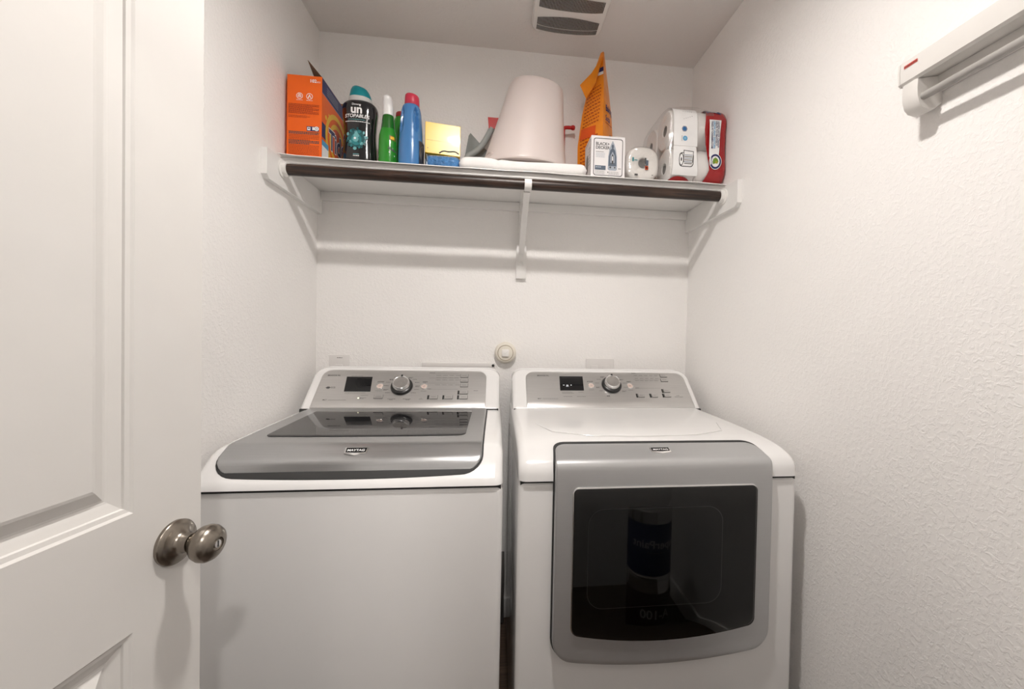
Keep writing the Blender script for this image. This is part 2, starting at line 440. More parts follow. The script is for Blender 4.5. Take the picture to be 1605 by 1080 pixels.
# ------------------------------------------------------------------ lamps
def lamp(name, label, pos, strength, r, tilt, depth):
    t = thing(name, label, 'light', (pos[0], pos[1], H))
    b = MB(); b.lathe([(r + 0.006, 0.0), (r + 0.030, 0.0), (r + 0.028, 0.004), (r + 0.010, 0.007), (r + 0.010, depth), (r + 0.006, depth), (r + 0.006, 0.0)], (pos[0], pos[1], H), (0, 0, -1), 40, M_PLASTIC, cap=False)
    b.build('trim_ring', M_PLASTIC, t)
    b = MB(); b.lathe([(r + 0.0055, 0.001), (r + 0.0055, depth - 0.001)], (pos[0], pos[1], H), (0, 0, -1), 40, M_INK, cap=False)
    b.build('baffle', M_INK, t)
    m = mat(name + '_lens', (0.9, 0.88, 0.85), 0.4, emit=LIGHT_COL, estr=strength)
    b = MB(); b.lathe([(r, 0.0), (r, 0.003), (0.0, 0.0032)], (pos[0], pos[1], H - 0.010), tilt, 40, m)
    b.build('lens', m, t)
lamp('ceiling_light', 'small round tilted downlight on the laundry room ceiling, out of view', LAMP_POS, ROOM_LIGHT, 0.048, (-0.10, 0.24, -1), 0.028)
lamp('hallway_light', 'small round downlight on the hallway ceiling behind the doorway', HALL_POS, HALL_LIGHT, 0.06, (0, 0.0, -1), 0.02)

# ------------------------------------------------------------------ washer and dryer
PV = Vector((0, 0.135, 0.13)).normalized()
def console_frame(x0):
    return frame((x0, -0.255, 0.955), (1, 0, 0), PV)
def dial(parent, fr, u, v, name='dial'):
    b = MB(); O = fr(u, v, 0); n = fr(0, 0, 1) - fr(0, 0, 0)
    b.lathe([(0.0, 0.0), (0.040, 0.0), (0.0405, 0.004), (0.038, 0.010), (0.033, 0.013), (0.0, 0.013)], O, n, 48, M_BLACK)
    b.lathe([(0.0315, 0.012), (0.031, 0.024), (0.0285, 0.0285), (0.0265, 0.0278)], O, n, 48, M_CHROME, cap=False)
    b.lathe([(0.0268, 0.0276), (0.0255, 0.0262), (0.0, 0.0262)], O, n, 48, M_KNOBSIL, cap=False)
    b.prism([(u - 0.0035, v + 0.027), (u + 0.0035, v + 0.027), (u + 0.0028, v + 0.034), (u - 0.0028, v + 0.034)], fr, 0.012, 0.030, M_BLACK)
    b.build(name, M_BLACK, parent, label='black dial with a chrome ring and spun silver cap')
def round_button(parent, fr, u, v, name):
    b = MB(); O = fr(u, v, 0); n = fr(0, 0, 1) - fr(0, 0, 0)
    b.lathe([(0.0125, 0.0), (0.0125, 0.003), (0.0112, 0.0038), (0.0104, 0.0025)], O, n, 28, M_CHROME, cap=False)
    b.lathe([(0.0104, 0.0), (0.0104, 0.0030), (0.0060, 0.0036), (0.0052, 0.003), (0.0, 0.003)], O, n, 28, mat('rosy_button', (0.62, 0.50, 0.45), 0.35))
    b.disc(fr, u, v, 0.0032, M_INKL, 0.0034, 14, r_in=0.0022)
    b.build(name, M_CHROME, parent)
def push_button(parent, fr, u0, u1, v0, v1, led):
    b = MB()
    if led: b.prism([(u0, v0), (u0 + 0.006, v0), (u0 + 0.006, v1), (u0, v1)], fr, 0, 0.0012, M_BLACK); u0 += 0.0072
    pts = rrect(u1 - u0, v1 - v0, 0.0012, 2, (u0 + u1) / 2, (v0 + v1) / 2)
    ins = rrect(u1 - u0 - 0.003, v1 - v0 - 0.003, 0.001, 2, (u0 + u1) / 2, (v0 + v1) / 2)
    b.loft([[fr(x, y, 0) for x, y in pts], [fr(x, y, 0.0012) for x, y in pts]], M_INKL, False, True)
    b.loft([[fr(x, y, 0.001) for x, y in ins], [fr(x, y, 0.0035) for x, y in ins]], M_SILVER, False, True)
    b.patch(fr, u0 + 0.006, u1 - 0.006, (v0 + v1) / 2 - 0.0007, (v0 + v1) / 2 + 0.0007, M_INKL, 0.0037)
    b.build('push_button', M_SILVER, parent)
def ticks(b, fr, u, v, w, m=M_INKL, h=0.0016):
    """a run of small print too fine to read"""
    x = u
    while x < u + w - 0.001:
        k = random.uniform(0.003, 0.007); k = min(k, u + w - x)
        b.patch(fr, x, x + k, v, v + h, m, 0.0004); x += k + 0.0012
def badge(parent, fr, u, v, s=1.0):
    b = MB()
    o1 = [(-0.030, 0.014), (0.030, 0.014), (0.0285, -0.008), (0.0, -0.0145), (-0.0285, -0.008)]
    o2 = [(-0.0265, 0.011), (0.0265, 0.011), (0.0252, -0.0055), (0.0, -0.0078), (-0.0252, -0.0055)]
    P = lambda q, k: [fr(u + x * s, v + y * s, k) for x, y in q]
    b.loft([P(o1, -0.004), P(o1, 0.0015), P(o2, 0.003)], M_CHROME, True, False)
    b.loft([P(o2, 0.003), P(o2, 0.0026)], M_BADGE, False, True)
    b.text('MAYTAG', fr, u, v - 0.0015 * s, 0.0100 * s, M_WHITEINK, 0.0031, 'CENTER', 0.02, 0, 1.10)
    b.build('badge', M_CHROME, parent, label='black and chrome shield badge reading MAYTAG', ang=15)

def console(root, x0, x1, p0, p1, dy):
    """white console block with brushed panel; returns the console part and the panel frame"""
    fr0 = frame((0, -0.255 + 0.0, 0.955), (1, 0, 0), PV)
    b = MB()
    bk = lambda x, s, n: Vector((x, -0.075, max(0.945, fr0(x, s, 0).z - 0.004)))
    panel(b, x0, x1, -0.012, 0.200, lambda x, s, n: fr0(x, s, n), 0.0, M_ENAMEL, inset=0.012, r=(0.006, 0.006, 0.045, 0.045), base=-0.02, back=bk, ns=12)
    c = b.build('console', M_ENAMEL, root, ang=50)
    b = MB()
    panel(b, p0, p1, 0.001, 0.179, lambda x, s, n: fr0(x, s, n), 0.0022, M_SILVER, inset=0.0015, r=(0.002, 0.002, 0.035, 0.035), base=-0.006, ns=6)
    b.build('control_panel', M_SILVER, c)
    b = MB(); b.box(x0 + 0.004, x1 - 0.004, -0.262, -0.10, 0.940, 0.9545, M_DARK, 0.001); b.build('console_seam', M_DARK, c)
    return c, (lambda u, v, n=0.0: fr0(u, v, n + 0.0022))

# ---- washer
washer = thing('washing_machine', 'white top load washing machine with grey glass lid, left of the dryer', 'washing machine', (0.407, -0.43, 0.0))
WX0, WX1 = 0.057, 0.757
b = MB(); b.box(WX0, WX1, -0.781, -0.075, 0.03, 0.8632, M_ENAMEL, 0.014, 4); b.build('cabinet', M_ENAMEL, washer)
b = MB(); b.box(WX0 + 0.005, WX1 - 0.005, -0.777, -0.08, 0.855, 0.872, M_DARK); b.build('cabinet_seam', M_DARK, washer)
for x in (WX0 + 0.05, WX1 - 0.05):
    for y in (-0.73, -0.12):
        b = MB(); b.lathe([(0.02, 0.0), (0.022, 0.005), (0.015, 0.012), (0.01, 0.04)], (x, y, 0.0), (0, 0, 1), 16, M_BLACK); b.build('foot', M_BLACK, washer)
wprof = Profile([(-0.075, 0.952), (-0.25, 0.951), (-0.50, 0.949), (-0.680, 0.9430), (-0.708, 0.936), (-0.745, 0.911), (-0.776, 0.883), (-0.785, 0.876), (-0.786, 0.866)], 2)
def capmesh(x0, x1, pr, z_bot):
    b = MB(); R = 0.022; rows = []
    S = [pr.L * k / 60 for k in range(61)]
    xs = [(0.0, R)] + [(R * (1 - math.cos(PI / 2 * k / 6)), R * (1 - math.sin(PI / 2 * k / 6))) for k in range(1, 7)]
    for dx, drop in xs: rows.append([pr.at(x0 + dx, s, -drop * 0.9) for s in S])
    for i in range(1, 12): rows.append([pr.at(x0 + R + (x1 - x0 - 2 * R) * i / 12, s, 0) for s in S])
    for dx, drop in xs[::-1]: rows.append([pr.at(x1 - dx, s, -drop * 0.9) for s in S])
    for r_ in rows:
        for p in r_:
            if p.z < z_bot: p.z = z_bot
    rows = [[Vector((r_[0].x, p.y, z_bot)) for p in r_] for r_ in rows[:1]] + rows + [[Vector((r_[0].x, p.y, z_bot)) for p in r_] for r_ in rows[-1:]]
    b.grid(rows, M_ENAMEL)
    return b
capmesh(WX0, WX1, wprof, 0.867).build('top_cover', M_ENAMEL, washer, ang=60)
# lid follows the deck profile
s_of = lambda pr, y: min(((abs(pr.at(0, pr.L * k / 400).y - y), pr.L * k / 400) for k in range(401)))[1]
SL0, SL1 = s_of(wprof, -0.268), s_of(wprof, -0.764)
LX0, LX1 = 0.092, 0.703
bowf = lambda t: 0.010 * (1 - (2 * t - 1) ** 2)
lprof = Profile([(-0.075, 0.957), (-0.25, 0.956), (-0.50, 0.953), (-0.688, 0.9478), (-0.6965, 0.9472), (-0.7005, 0.9450), (-0.7435, 0.9205), (-0.7465, 0.9170), (-0.763, 0.888), (-0.766, 0.883), (-0.785, 0.866)], 2)
lmap = lambda x, s, n: lprof.at(x, s, n)
b = MB(); panel(b, LX0 - 0.005, LX1 + 0.004, SL0, SL1 + 0.004, lambda x, s, n: wprof.at(x, s, n), 0.0018, M_DARK, 0.001, (0.01, 0.01, 0.055, 0.05), bow1=bowf, base=-0.003); b.build('lid_gap_shade', M_DARK, washer)  # near-black sheet under the lid, painting the shade of the gap around it
LL0, LL1 = s_of(lprof, -0.268), s_of(lprof, -0.7605)
b = MB(); panel(b, LX0, LX1, LL0, LL1, lmap, 0.003, M_LID, 0.003, (0.008, 0.008, 0.05, 0.045), nx=30, ns=60, bow1=bowf, base=-0.012)
lid = b.build('lid', M_LID, washer, ang=50)
b = MB(); panel(b, 0.140, 0.655, s_of(lprof, -0.325), s_of(lprof, -0.638), lmap, 0.0045, M_BLACKGLASS, 0.0012, (0.006, 0.006, 0.02, 0.02), nx=16, ns=20, bow1=lambda t: 0.006 * (1 - (2 * t - 1) ** 2), base=0.0); b.build('lid_glass', M_BLACKGLASS, lid, label='black glass window in the lid')
_sb = s_of(lprof, -0.722)
def lidfr(u, v, n=0.0): return lprof.at(u, _sb - v, n + 0.004)
badge(lid, lidfr, 0.398, 0.0, 0.92)
con, fr = console(washer, 0.052, 0.750, 0.086, 0.698, 0)
b = MB(); panel(b, 0.1795, 0.2725, 0.074, 0.1445, lambda x, s, n: fr(x - 0.10 * (s - 0.109), s, n), 0.0006, M_BLACKGLASS, 0.0003, (0.001,) * 4, nx=2, ns=2, base=-0.001); b.build('display', M_BLACKGLASS, con)
dial(con, fr, 0.3845, 0.098)
round_button(con, fr, 0.3055, 0.0985, 'power_button'); round_button(con, fr, 0.4660, 0.098, 'start_button')
for a in ((0.597, 0.628, 0.1435, 0.1605, 0), (0.5985, 0.629, 0.1195, 0.1365, 0), (0.5995, 0.6295, 0.0965, 0.1135, 0), (0.5925, 0.631, 0.0625, 0.0795, 1), (0.5925, 0.631, 0.0395, 0.0575, 1), (0.484, 0.522, 0.0395, 0.0575, 1), (0.5388, 0.5766, 0.0395, 0.0575, 1), (0.2935, 0.3265, 0.041, 0.059, 0)):
    push_button(con, fr, *a)
def dial_print(b, fr, u, v, n, R=0.047, w=0.017):
    for k in range(n):
        t = PI * (1.22 - 1.44 * k / (n - 1)); c, s = math.cos(t), math.sin(t)
        x = u + R * c * 1.05 - (w if c < -0.25 else (w / 2 if abs(c) <= 0.25 else 0)); y = v + R * s
        ticks(b, fr, x, y, w, M_INK)
        if k % 3 == 1: ticks(b, fr, x, y - 0.0032, w * 0.7, M_INK)
b = MB()
b.text('BRAVOS XL', fr, 0.1055, 0.1475, 0.0085, M_INK, 0.0004, bold=0.02, sx=1.05)
b.disc(fr, 0.1235, 0.0915, 0.0062, M_INK, 0.0004, r_in=0.0042, ry=0.0055)
b.poly(fr, [(0.113, 0.0915), (0.1235, 0.0945), (0.1345, 0.0915), (0.1235, 0.0885)], M_INK, 0.0005)
ticks(b, fr, 0.132, 0.0925, 0.018, M_INK, 0.0024); ticks(b, fr, 0.134, 0.0885, 0.015, M_INKL)
b.text('MCT', fr, 0.1205, 0.0335, 0.0068, M_INK, bold=0.02); ticks(b, fr, 0.139, 0.0345, 0.062)
ticks(b, fr, 0.192, 0.1475, 0.042); ticks(b, fr, 0.188, 0.0665, 0.072)
ticks(b, fr, 0.246, 0.0555, 0.026); ticks(b, fr, 0.246, 0.0445, 0.022); ticks(b, fr, 0.246, 0.041, 0.014)
b.text('power', fr, 0.3045, 0.1185, 0.0095, M_INK, align='CENTER', bold=0.015); ticks(b, fr, 0.294, 0.0765, 0.022)
b.text('start', fr, 0.4665, 0.1185, 0.0095, M_INK, align='CENTER', bold=0.015); ticks(b, fr, 0.456, 0.0765, 0.021)
dial_print(b, fr, 0.3845, 0.098, 13)
ticks(b, fr, 0.343, 0.040, 0.028, M_INK); ticks(b, fr, 0.350, 0.036, 0.014, M_INK); ticks(b, fr, 0.398, 0.040, 0.028, M_INK); ticks(b, fr, 0.408, 0.036, 0.015, M_INK)
for yv, x0 in ((0.165, 0.478), (0.1405, 0.479), (0.116, 0.480), (0.086, 0.482)): b.patch(fr, x0, 0.592, yv, yv + 0.0007, M_INKL, 0.0004)
for yv, w in ((0.165, 0.02), (0.086, 0.015)): ticks(b, fr, 0.478, yv + 0.001, w, M_INK)
for yv in (0.155, 0.132, 0.108):
    for k in range(4): b.disc(fr, 0.507 + 0.0245 * k, yv, 0.0011, M_INK, 0.0004, 8); ticks(b, fr, 0.510 + 0.0245 * k, yv - 0.001, 0.013)
for k in range(4): ticks(b, fr, 0.507 + 0.0225 * k, 0.142, 0.018)
b.disc(fr, 0.462, 0.0445, 0.0012, M_INK, 0.0004, 8); ticks(b, fr, 0.455, 0.039, 0.014)
ticks(b, fr, 0.652, 0.079, 0.016, M_INK)
b.build('printed_markings', M_INK, con, flip=False)
b = MB(); b.disc(fr, 0.2405, 0.0445, 0.0022, mat('lit_indicator', (0.9, 0.9, 0.7), 0.4, emit=(1.0, 0.95, 0.6), estr=2.0), 0.0005, 12); b.build('indicator_light', None, con, flip=False)

# ---- dryer
dryer = thing('clothes_dryer', 'white front load dryer with silver door and dark window, right of the washing machine', 'dryer', (1.162, -0.43, 0.0))
EX0, EX1 = 0.794, 1.530
b = MB(); b.box(EX0, EX1, -0.781, -0.075, 0.03, 0.8715, M_ENAMEL, 0.014, 4); b.build('cabinet', M_ENAMEL, dryer)
b = MB(); b.box(EX0 + 0.005, EX1 - 0.005, -0.777, -0.08, 0.864, 0.880, M_DARK); b.build('cabinet_seam', M_DARK, dryer)
for x in (EX0 + 0.05, EX1 - 0.05):
    for y in (-0.73, -0.12):
        b = MB(); b.lathe([(0.02, 0.0), (0.022, 0.005), (0.015, 0.012), (0.01, 0.04)], (x, y, 0.0), (0, 0, 1), 16, M_BLACK); b.build('foot', M_BLACK, dryer)
eprof = Profile([(-0.075, 0.956), (-0.25, 0.955), (-0.55, 0.952), (-0.70, 0.946), (-0.765, 0.928), (-0.785, 0.905), (-0.788, 0.875)], 2)
capmesh(EX0, EX1, eprof, 0.875).build('top_cover', M_ENAMEL, dryer, ang=60)
b = MB(); b.tube([Vector((0.86, -0.50, 0.9528)), Vector((0.90, -0.60, 0.9515)), Vector((1.0, -0.645, 0.9505)), Vector((1.16, -0.655, 0.950)), Vector((1.32, -0.645, 0.9505)), Vector((1.42, -0.60, 0.9515)), Vector((1.46, -0.50, 0.9528))], 0.0011, 6, M_ENAMEL); b.build('pressed_line', M_ENAMEL, dryer)
dprof = Profile([(-0.690, 0.955), (-0.735, 0.947), (-0.790, 0.929), (-0.8005, 0.921), (-0.8045, 0.906), (-0.806, 0.80), (-0.806, 0.60), (-0.806, 0.40)], 2)
dbow = lambda t: 0.026 * (1 - (2 * t - 1) ** 2)
SD0 = s_of(dprof, -0.722)
sz = lambda z: min(((abs(dprof.at(0, dprof.L * k / 900).z - z), dprof.L * k / 900) for k in range(901)))[1]
SD1 = sz(0.444)
dmap = lambda x, s, n: dprof.at(x, s, n)
def dmap2(x, s, n):      # sides pull in towards the top edge
    p = dprof.at(x, s, n); k = max(0.0, min(1.0, (0.925 - (p.z - n)) / -0.03))
    p.x = 1.1625 + (x - 1.1625) * (1 - 0.035 * k); return p
b = MB(); panel(b, 0.8785, 1.4465, SD0 - 0.0012, SD1 + 0.006, lambda x, s, n: dmap2(x, s, n) + Vector((0, 0.016, 0)), 0.0, M_DARK, 0.001, (0.03, 0.03, 0.05, 0.05), ns=60, bow1=dbow, base=-0.006); b.build('door_gap_shade', M_DARK, dryer)  # dark outline sheet stands in for the shaded gap between door and cabinet
b = MB(); panel(b, 0.882, 1.443, SD0, SD1, dmap2, 0.0, M_DDOOR, 0.004, (0.028, 0.028, 0.045, 0.045), nx=30, ns=70, bow1=dbow, base=-0.022)
ddoor = b.build('dryer_door', M_DDOOR, dryer, ang=50, label='silver framed door with a dark window')
g0, g1 = sz(0.862), sz(0.510)
b = MB(); panel(b, 0.924, 1.399, g0 - 0.004, g1 + 0.004, dmap, 0.0022, M_CHROME, 0.001, (0.016, 0.016, 0.02, 0.02), ns=6, bow1=dbow, base=-0.001); b.build('window_rim', M_CHROME, ddoor)
b = MB(); panel(b, 0.927, 1.396, g0, g1, dmap, 0.003, M_DRUM, 0.0005, (0.012, 0.012, 0.016, 0.016), ns=6, bow1=dbow, base=0.001)
wf = frame((0, -0.8092, 0), (1, 0, 0), (0, 0, 1))
b.loft([[wf(x, z, 0.0) for x, z in rrect(0.345, 0.245, 0.04, 8, 1.1350, 0.690)], [wf(x, z, 0.0004) for x, z in rrect(0.345, 0.245, 0.04, 8, 1.1350, 0.690)]], M_RIM, False, True)
b.loft([[wf(x, z, 0.0004) for x, z in rrect(0.341, 0.241, 0.038, 8, 1.1350, 0.690)], [wf(x, z, 0.0008) for x, z in rrect(0.341, 0.241, 0.038, 8, 1.1350, 0.690)]], M_DRUM2, False, True)
b.build('drum_window', M_DRUM, ddoor, label='rounded grey drum opening behind the dark glass')
b = MB(); panel(b, 0.9265, 1.3965, g0, g1, dmap, 0.0075, M_GLASS, 0.0006, (0.012, 0.012, 0.016, 0.016), nx=10, ns=8, bow1=dbow, base=0.003); b.build('door_glass', M_GLASS, ddoor, label='dark smoked glass window')
_sd = s_of(dprof, -0.762)
badge(ddoor, lambda u, v, n=0.0: dprof.at(u, _sd - v, n + 0.0005), 1.160, 0.0, 0.9)
for z0, z1 in ((0.760, 0.838), (0.480, 0.557)):
    b = MB(); b.tube([Vector((1.4465, -0.788, z0)), Vector((1.4465, -0.788, z1))], 0.0048, 12, M_CHROME)
    b.box(1.4455, 1.456, -0.7835, -0.780, z0 + 0.004, z1 - 0.004, M_CHROME, 0.001)
    b.build('hinge', M_CHROME, dryer)
con, fr = console(dryer, 0.799, 1.535, 0.852, 1.512, 0)
b = MB(); panel(b, 0.9865, 1.0815, 0.083, 0.1555, lambda x, s, n: fr(x + 0.05 * (s - 0.119), s, n), 0.0006, M_BLACKGLASS, 0.0003, (0.001,) * 4, nx=2, ns=2, base=-0.001); b.build('display', M_BLACKGLASS, con)
b = MB()
_w = mat('display_digits', (0.7, 0.7, 0.7), 0.5, emit=(0.8, 0.85, 0.9), estr=0.6)
b.patch(fr, 0.998, 1.005, 0.1085, 0.1102, _w, 0.001); b.text('30', fr, 1.011, 0.105, 0.009, _w, 0.001); b.patch(fr, 1.0105, 1.0205, 0.1025, 0.1035, _w, 0.001); b.disc(fr, 1.031, 0.1095, 0.002, _w, 0.001, 10)
b.build('display_digits', None, con, flip=False)
dial(con, fr, 1.1955, 0.111)
round_button(con, fr, 1.111, 0.107, 'power_button'); round_button(con, fr, 1.2705, 0.107, 'start_button')
for a in ((1.411, 1.441, 0.1535, 0.170, 0), (1.408, 1.438, 0.130, 0.1465, 0), (1.397, 1.431, 0.074, 0.0915, 1), (1.394, 1.428, 0.051, 0.0685, 1), (1.2855, 1.319, 0.050, 0.068, 1), (1.341, 1.373, 0.050, 0.068, 1)):
    push_button(con, fr, *a)
b = MB()
b.text('BRAVOS XL', fr, 0.8985, 0.1555, 0.0085, M_INK, bold=0.02, sx=1.08)
b.text('MCT', fr, 0.8945, 0.041, 0.0068, M_INK, bold=0.02); ticks(b, fr, 0.913, 0.042, 0.062)
ticks(b, fr, 0.992, 0.074, 0.04); ticks(b, fr, 0.992, 0.0685, 0.045); ticks(b, fr, 1.056, 0.074, 0.02)
ticks(b, fr, 0.995, 0.053, 0.034); ticks(b, fr, 1.048, 0.053, 0.034)
b.text('power', fr, 1.1105, 0.127, 0.0095, M_INK, align='CENTER', bold=0.015); ticks(b, fr, 1.100, 0.086, 0.02)
b.text('start', fr, 1.2705, 0.127, 0.0095, M_INK, align='CENTER', bold=0.015); ticks(b, fr, 1.260, 0.086, 0.02)
dial_print(b, fr, 1.1955, 0.111, 11); ticks(b, fr, 1.167, 0.055, 0.012, M_INK, 0.004)
for yv, x0, x1 in ((0.173, 1.293, 1.408), (0.139, 1.294, 1.402), (0.096, 1.29, 1.396)): b.patch(fr, x0, x1, yv, yv + 0.0007, M_INKL, 0.0004)
for yv, w in ((0.173, 0.018), (0.096, 0.014)): ticks(b, fr, 1.292, yv + 0.001, w, M_INK)
for yv in (0.162, 0.146):
    for k in range(5): ticks(b, fr, 1.300 + 0.022 * k, yv, 0.014)
for k in range(5): ticks(b, fr, 1.300 + 0.02 * k, 0.1345, 0.015)
ticks(b, fr, 1.443, 0.0525, 0.034, M_INK); ticks(b, fr, 1.452, 0.059, 0.012, M_INK)
b.build('printed_markings', M_INK, con, flip=False)

# ------------------------------------------------------------------ wall plates and things behind the machines
yf = frame((0, 0, 0), (1, 0, 0), (0, 0, 1))
def plate(name, label, cat, x0, x1, z1, h, inner):
    t = thing(name, label, cat, ((x0 + x1) / 2, 0, z1 - h), 'white wall plates behind the machines')
    b = MB(); b.box(x0, x1, -0.006, 0.0, z1 - h, z1, M_PLATE, 0.003, 2); p = b.build('cover_plate', M_PLATE, t)
    inner(t)
def in_left(t):
    b = MB(); b.box(0.078, 0.108, -0.009, -0.004, 1.055, 1.092, M_PLATE, 0.002); b.build('jack', M_PLATE, t)
    b = MB(); ticks(b, frame((0, -0.0062, 0), (1, 0, 0), (0, 0, 1)), 0.085, 1.1175, 0.022, M_INK, 0.0022); b.build('printed_line', M_INK, t, flip=False)
plate('wall_plate', 'white single wall plate behind the washer near the left corner', 'wall plate', 0.054, 0.134, 1.131, 0.117, in_left)
def in_right(t):
    for x in (1.164, 1.217):
        b = MB(); b.box(x - 0.016, x + 0.016, -0.009, -0.004, 1.035, 1.100, M_PLATE, 0.002); b.build('socket_insert', M_PLATE, t)
plate('wall_plate', 'white double wall plate just above the dryer console', 'wall plate', 1.127, 1.254, 1.129, 0.117, in_right)
t = thing('supply_box', 'white washer supply box in the wall behind the washer console', 'outlet box', (0.577, 0, 0.90))
b = MB()
x0, x1, z0, z1 = 0.425, 0.730, 0.90, 1.104
for q in ((x0, x1, z1 - 0.022, z1), (x0, x1, z0, z0 + 0.022), (x0, x0 + 0.022, z0 + 0.0221, z1 - 0.0221), (x1 - 0.022, x1, z0 + 0.0221, z1 - 0.0221)):
    b.box(q[0], q[1], -0.012, 0.0, q[2], q[3], M_PLATE, 0.003)
b.build('box_frame', M_PLATE, t)
b = MB(); b.box(x0 + 0.02, x1 - 0.02, -0.004, -0.0005, z0 + 0.02, z1 - 0.02, M_PLATE); b.build('box_back', M_PLATE, t)
for x, c in ((0.50, (0.5, 0.05, 0.04)), (0.62, (0.05, 0.1, 0.45))):
    b = MB(); b.lathe([(0.012, 0), (0.012, 0.03), (0.02, 0.03), (0.02, 0.038), (0.0, 0.038)], (x, -0.003, 1.0), (0, -1, 0), 16, mat('valve_%d' % int(x * 100), c, 0.4)); b.build('valve', None, t)
b = MB(); b.lathe([(0.006, 0.0), (0.006, 0.003), (0.0, 0.003)], (0.722, -0.012, 1.094), (0, -1, 0), 12, M_BLACK); b.build('screw', M_BLACK, t)

t = thing('wall_sensor', 'round cream wall device with a square white center, above the gap between the machines', 'sensor', (0.773, 0, 1.15))
b = MB(); b.lathe([(0.0, 0.0), (0.046, 0.0), (0.046, 0.018), (0.042, 0.027), (0.036, 0.031), (0.033, 0.031), (0.0325, 0.028), (0.031, 0.028), (0.0305, 0.032), (0.0, 0.033)], (0.773, 0, 1.15), (0, -1, 0), 48, M_CREAM); b.build('housing', M_CREAM, t)
b = MB(); b.disc(frame((0.773, -0.0318, 1.15), (1, 0, 0), (0, 0, 1)), 0, 0, 0.0332, mat('tan_groove', (0.35, 0.28, 0.18), 0.6), 0.0, 40, r_in=0.0312); b.build('groove_ring', None, t, flip=False)
b = MB(); b.box(0.758, 0.788, -0.042, -0.030, 1.135, 1.165, M_PLASTIC, 0.003); b.prism([(-0.009, 0.003), (-0.002, -0.004), (0.010, 0.009), (0.010, 0.006), (-0.002, -0.007), (-0.009, 0.0)], frame((0.773, -0.042, 1.15), (1, 0, 0), (0, 0, 1)), 0, 0.0008, M_PLATE); b.build('square_button', M_PLASTIC, t)

# supply hose in the gap
b = MB(); b.tube(chaikin([(0.775, -0.03, 0.30), (0.777, -0.07, 0.22), (0.776, -0.07, 0.12), (0.778, -0.05, 0.012)], 3), 0.009, 10, mat('braided_hose', (0.16, 0.15, 0.14), 0.4, metal=0.4)); tag(b.build('hose', None, None, (0.776, -0.05, 0.003)), 'thin dark hose low in the gap between washer and dryer', 'hose')

# ------------------------------------------------------------------ ceiling fan cover
t = thing('exhaust_fan', 'white square ceiling exhaust fan with curved slotted grille', 'vent fan', (0.983, -0.29, H))
cf = frame((0.983, -0.29, H), (-1, 0, 0), (0, 1, 0))     # n points down
hw, hd = 0.137, 0.148
outl = lambda k: rrect(2 * hw * k, 2 * hd * k, 0.035 * k, 8)
b = MB()
b.loft([[cf(x, y, 0.0) for x, y in outl(1)], [cf(x, y, 0.008) for x, y in outl(1)], [cf(x, y, 0.017) for x, y in outl(0.965)], [cf(x, y, 0.021) for x, y in outl(0.90)], [cf(x, y, 0.024) for x, y in outl(0.6)], [cf(x, y, 0.0245) for x, y in outl(0.2)]], M_PLASTIC)
b.build('cover', M_PLASTIC, t)
def coverz(k):
    T_ = [(0.0, 0.0245), (0.2, 0.0245), (0.6, 0.024), (0.9, 0.021), (0.965, 0.017), (1.0, 0.008)]
    for (a, p), (c, q) in zip(T_[:-1], T_[1:]):
        if k <= c: return p + (q - p) * (k - a) / (c - a)
    return 0.008
def slots(yA, yB, bar):
    b = MB(); n = 46
    for k in range(n):
        x = -0.118 + 0.236 * (k + 0.5) / n; q = 1 - (x / 0.125) ** 2
        a, c = yA(q), yB(q); m_ = M_BLACK
        hs = 0.0016
        zz = lambda y: coverz(max(abs(y) / hd, abs(x) / hw))
        segs = [(a, c)] if not bar else [(a, bar(q) - 0.0016), (bar(q) + 0.0016, c)]
        for y0, y1 in [(p_ + (r_ - p_) * j / 3, p_ + (r_ - p_) * (j + 1) / 3) for p_, r_ in segs for j in range(3)]:
            b.bm.faces.new([b.bm.verts.new(cf(px, py, zz(py) + 0.0016)) for px, py in ((x - hs, y0), (x + hs, y0), (x + hs, y1), (x - hs, y1))])
    b._m(M_BLACK)
    o = b.build('grille_slots', M_BLACK, t, flip=False); o['kind'] = 'stuff'
slots(lambda q: 0.064 - 0.018 * q, lambda q: 0.119 + 0.016 * q, lambda q: 0.095 + 0.014 * q)
slots(lambda q: -0.035 - 0.008 * q, lambda q: 0.012 + 0.006 * q, None)
slots(lambda q: -0.125 + 0.010 * q, lambda q: -0.075, None)

# ------------------------------------------------------------------ shelf, cleats, rod, bracket
SZ = 1.8105
shelf = thing('closet_shelf', 'white wall shelf on cleats holding the laundry supplies', 'shelf', (W / 2, 0, 1.79))
b = MB(); b.box(0.001, W - 0.001, -0.292, -0.001, 1.7915, SZ, M_TRIM, 0.002); b.build('shelf_board', M_TRIM, shelf)
def side_cleat(x0, x1):
    pts = [(0, 1.7912), (0, 1.7025), (-0.386, 1.7025), (-0.400, 1.716), (-0.400, 1.7915), (-0.293, 1.7915)]
    pts = [(-0.001, 1.7912), (-0.001, 1.7025), (-0.388, 1.7025), (-0.402, 1.714), (-0.402, 1.795), (-0.2935, 1.795), (-0.2935, 1.7912)]
    b = MB(); b.loft([[Vector((x, y, z)) for y, z in pts] for x in (x0, x1)], M_TRIM); b.build('side_cleat', M_TRIM, shelf, ang=20)
side_cleat(0.0005, 0.0185); side_cleat(W - 0.0185, W - 0.0005)
b = MB(); b.box(0.019, W - 0.019, -0.0185, -0.0005, 1.757, 1.7912, M_TRIM, 0.0015); b.build('back_cleat', M_TRIM, shelf)

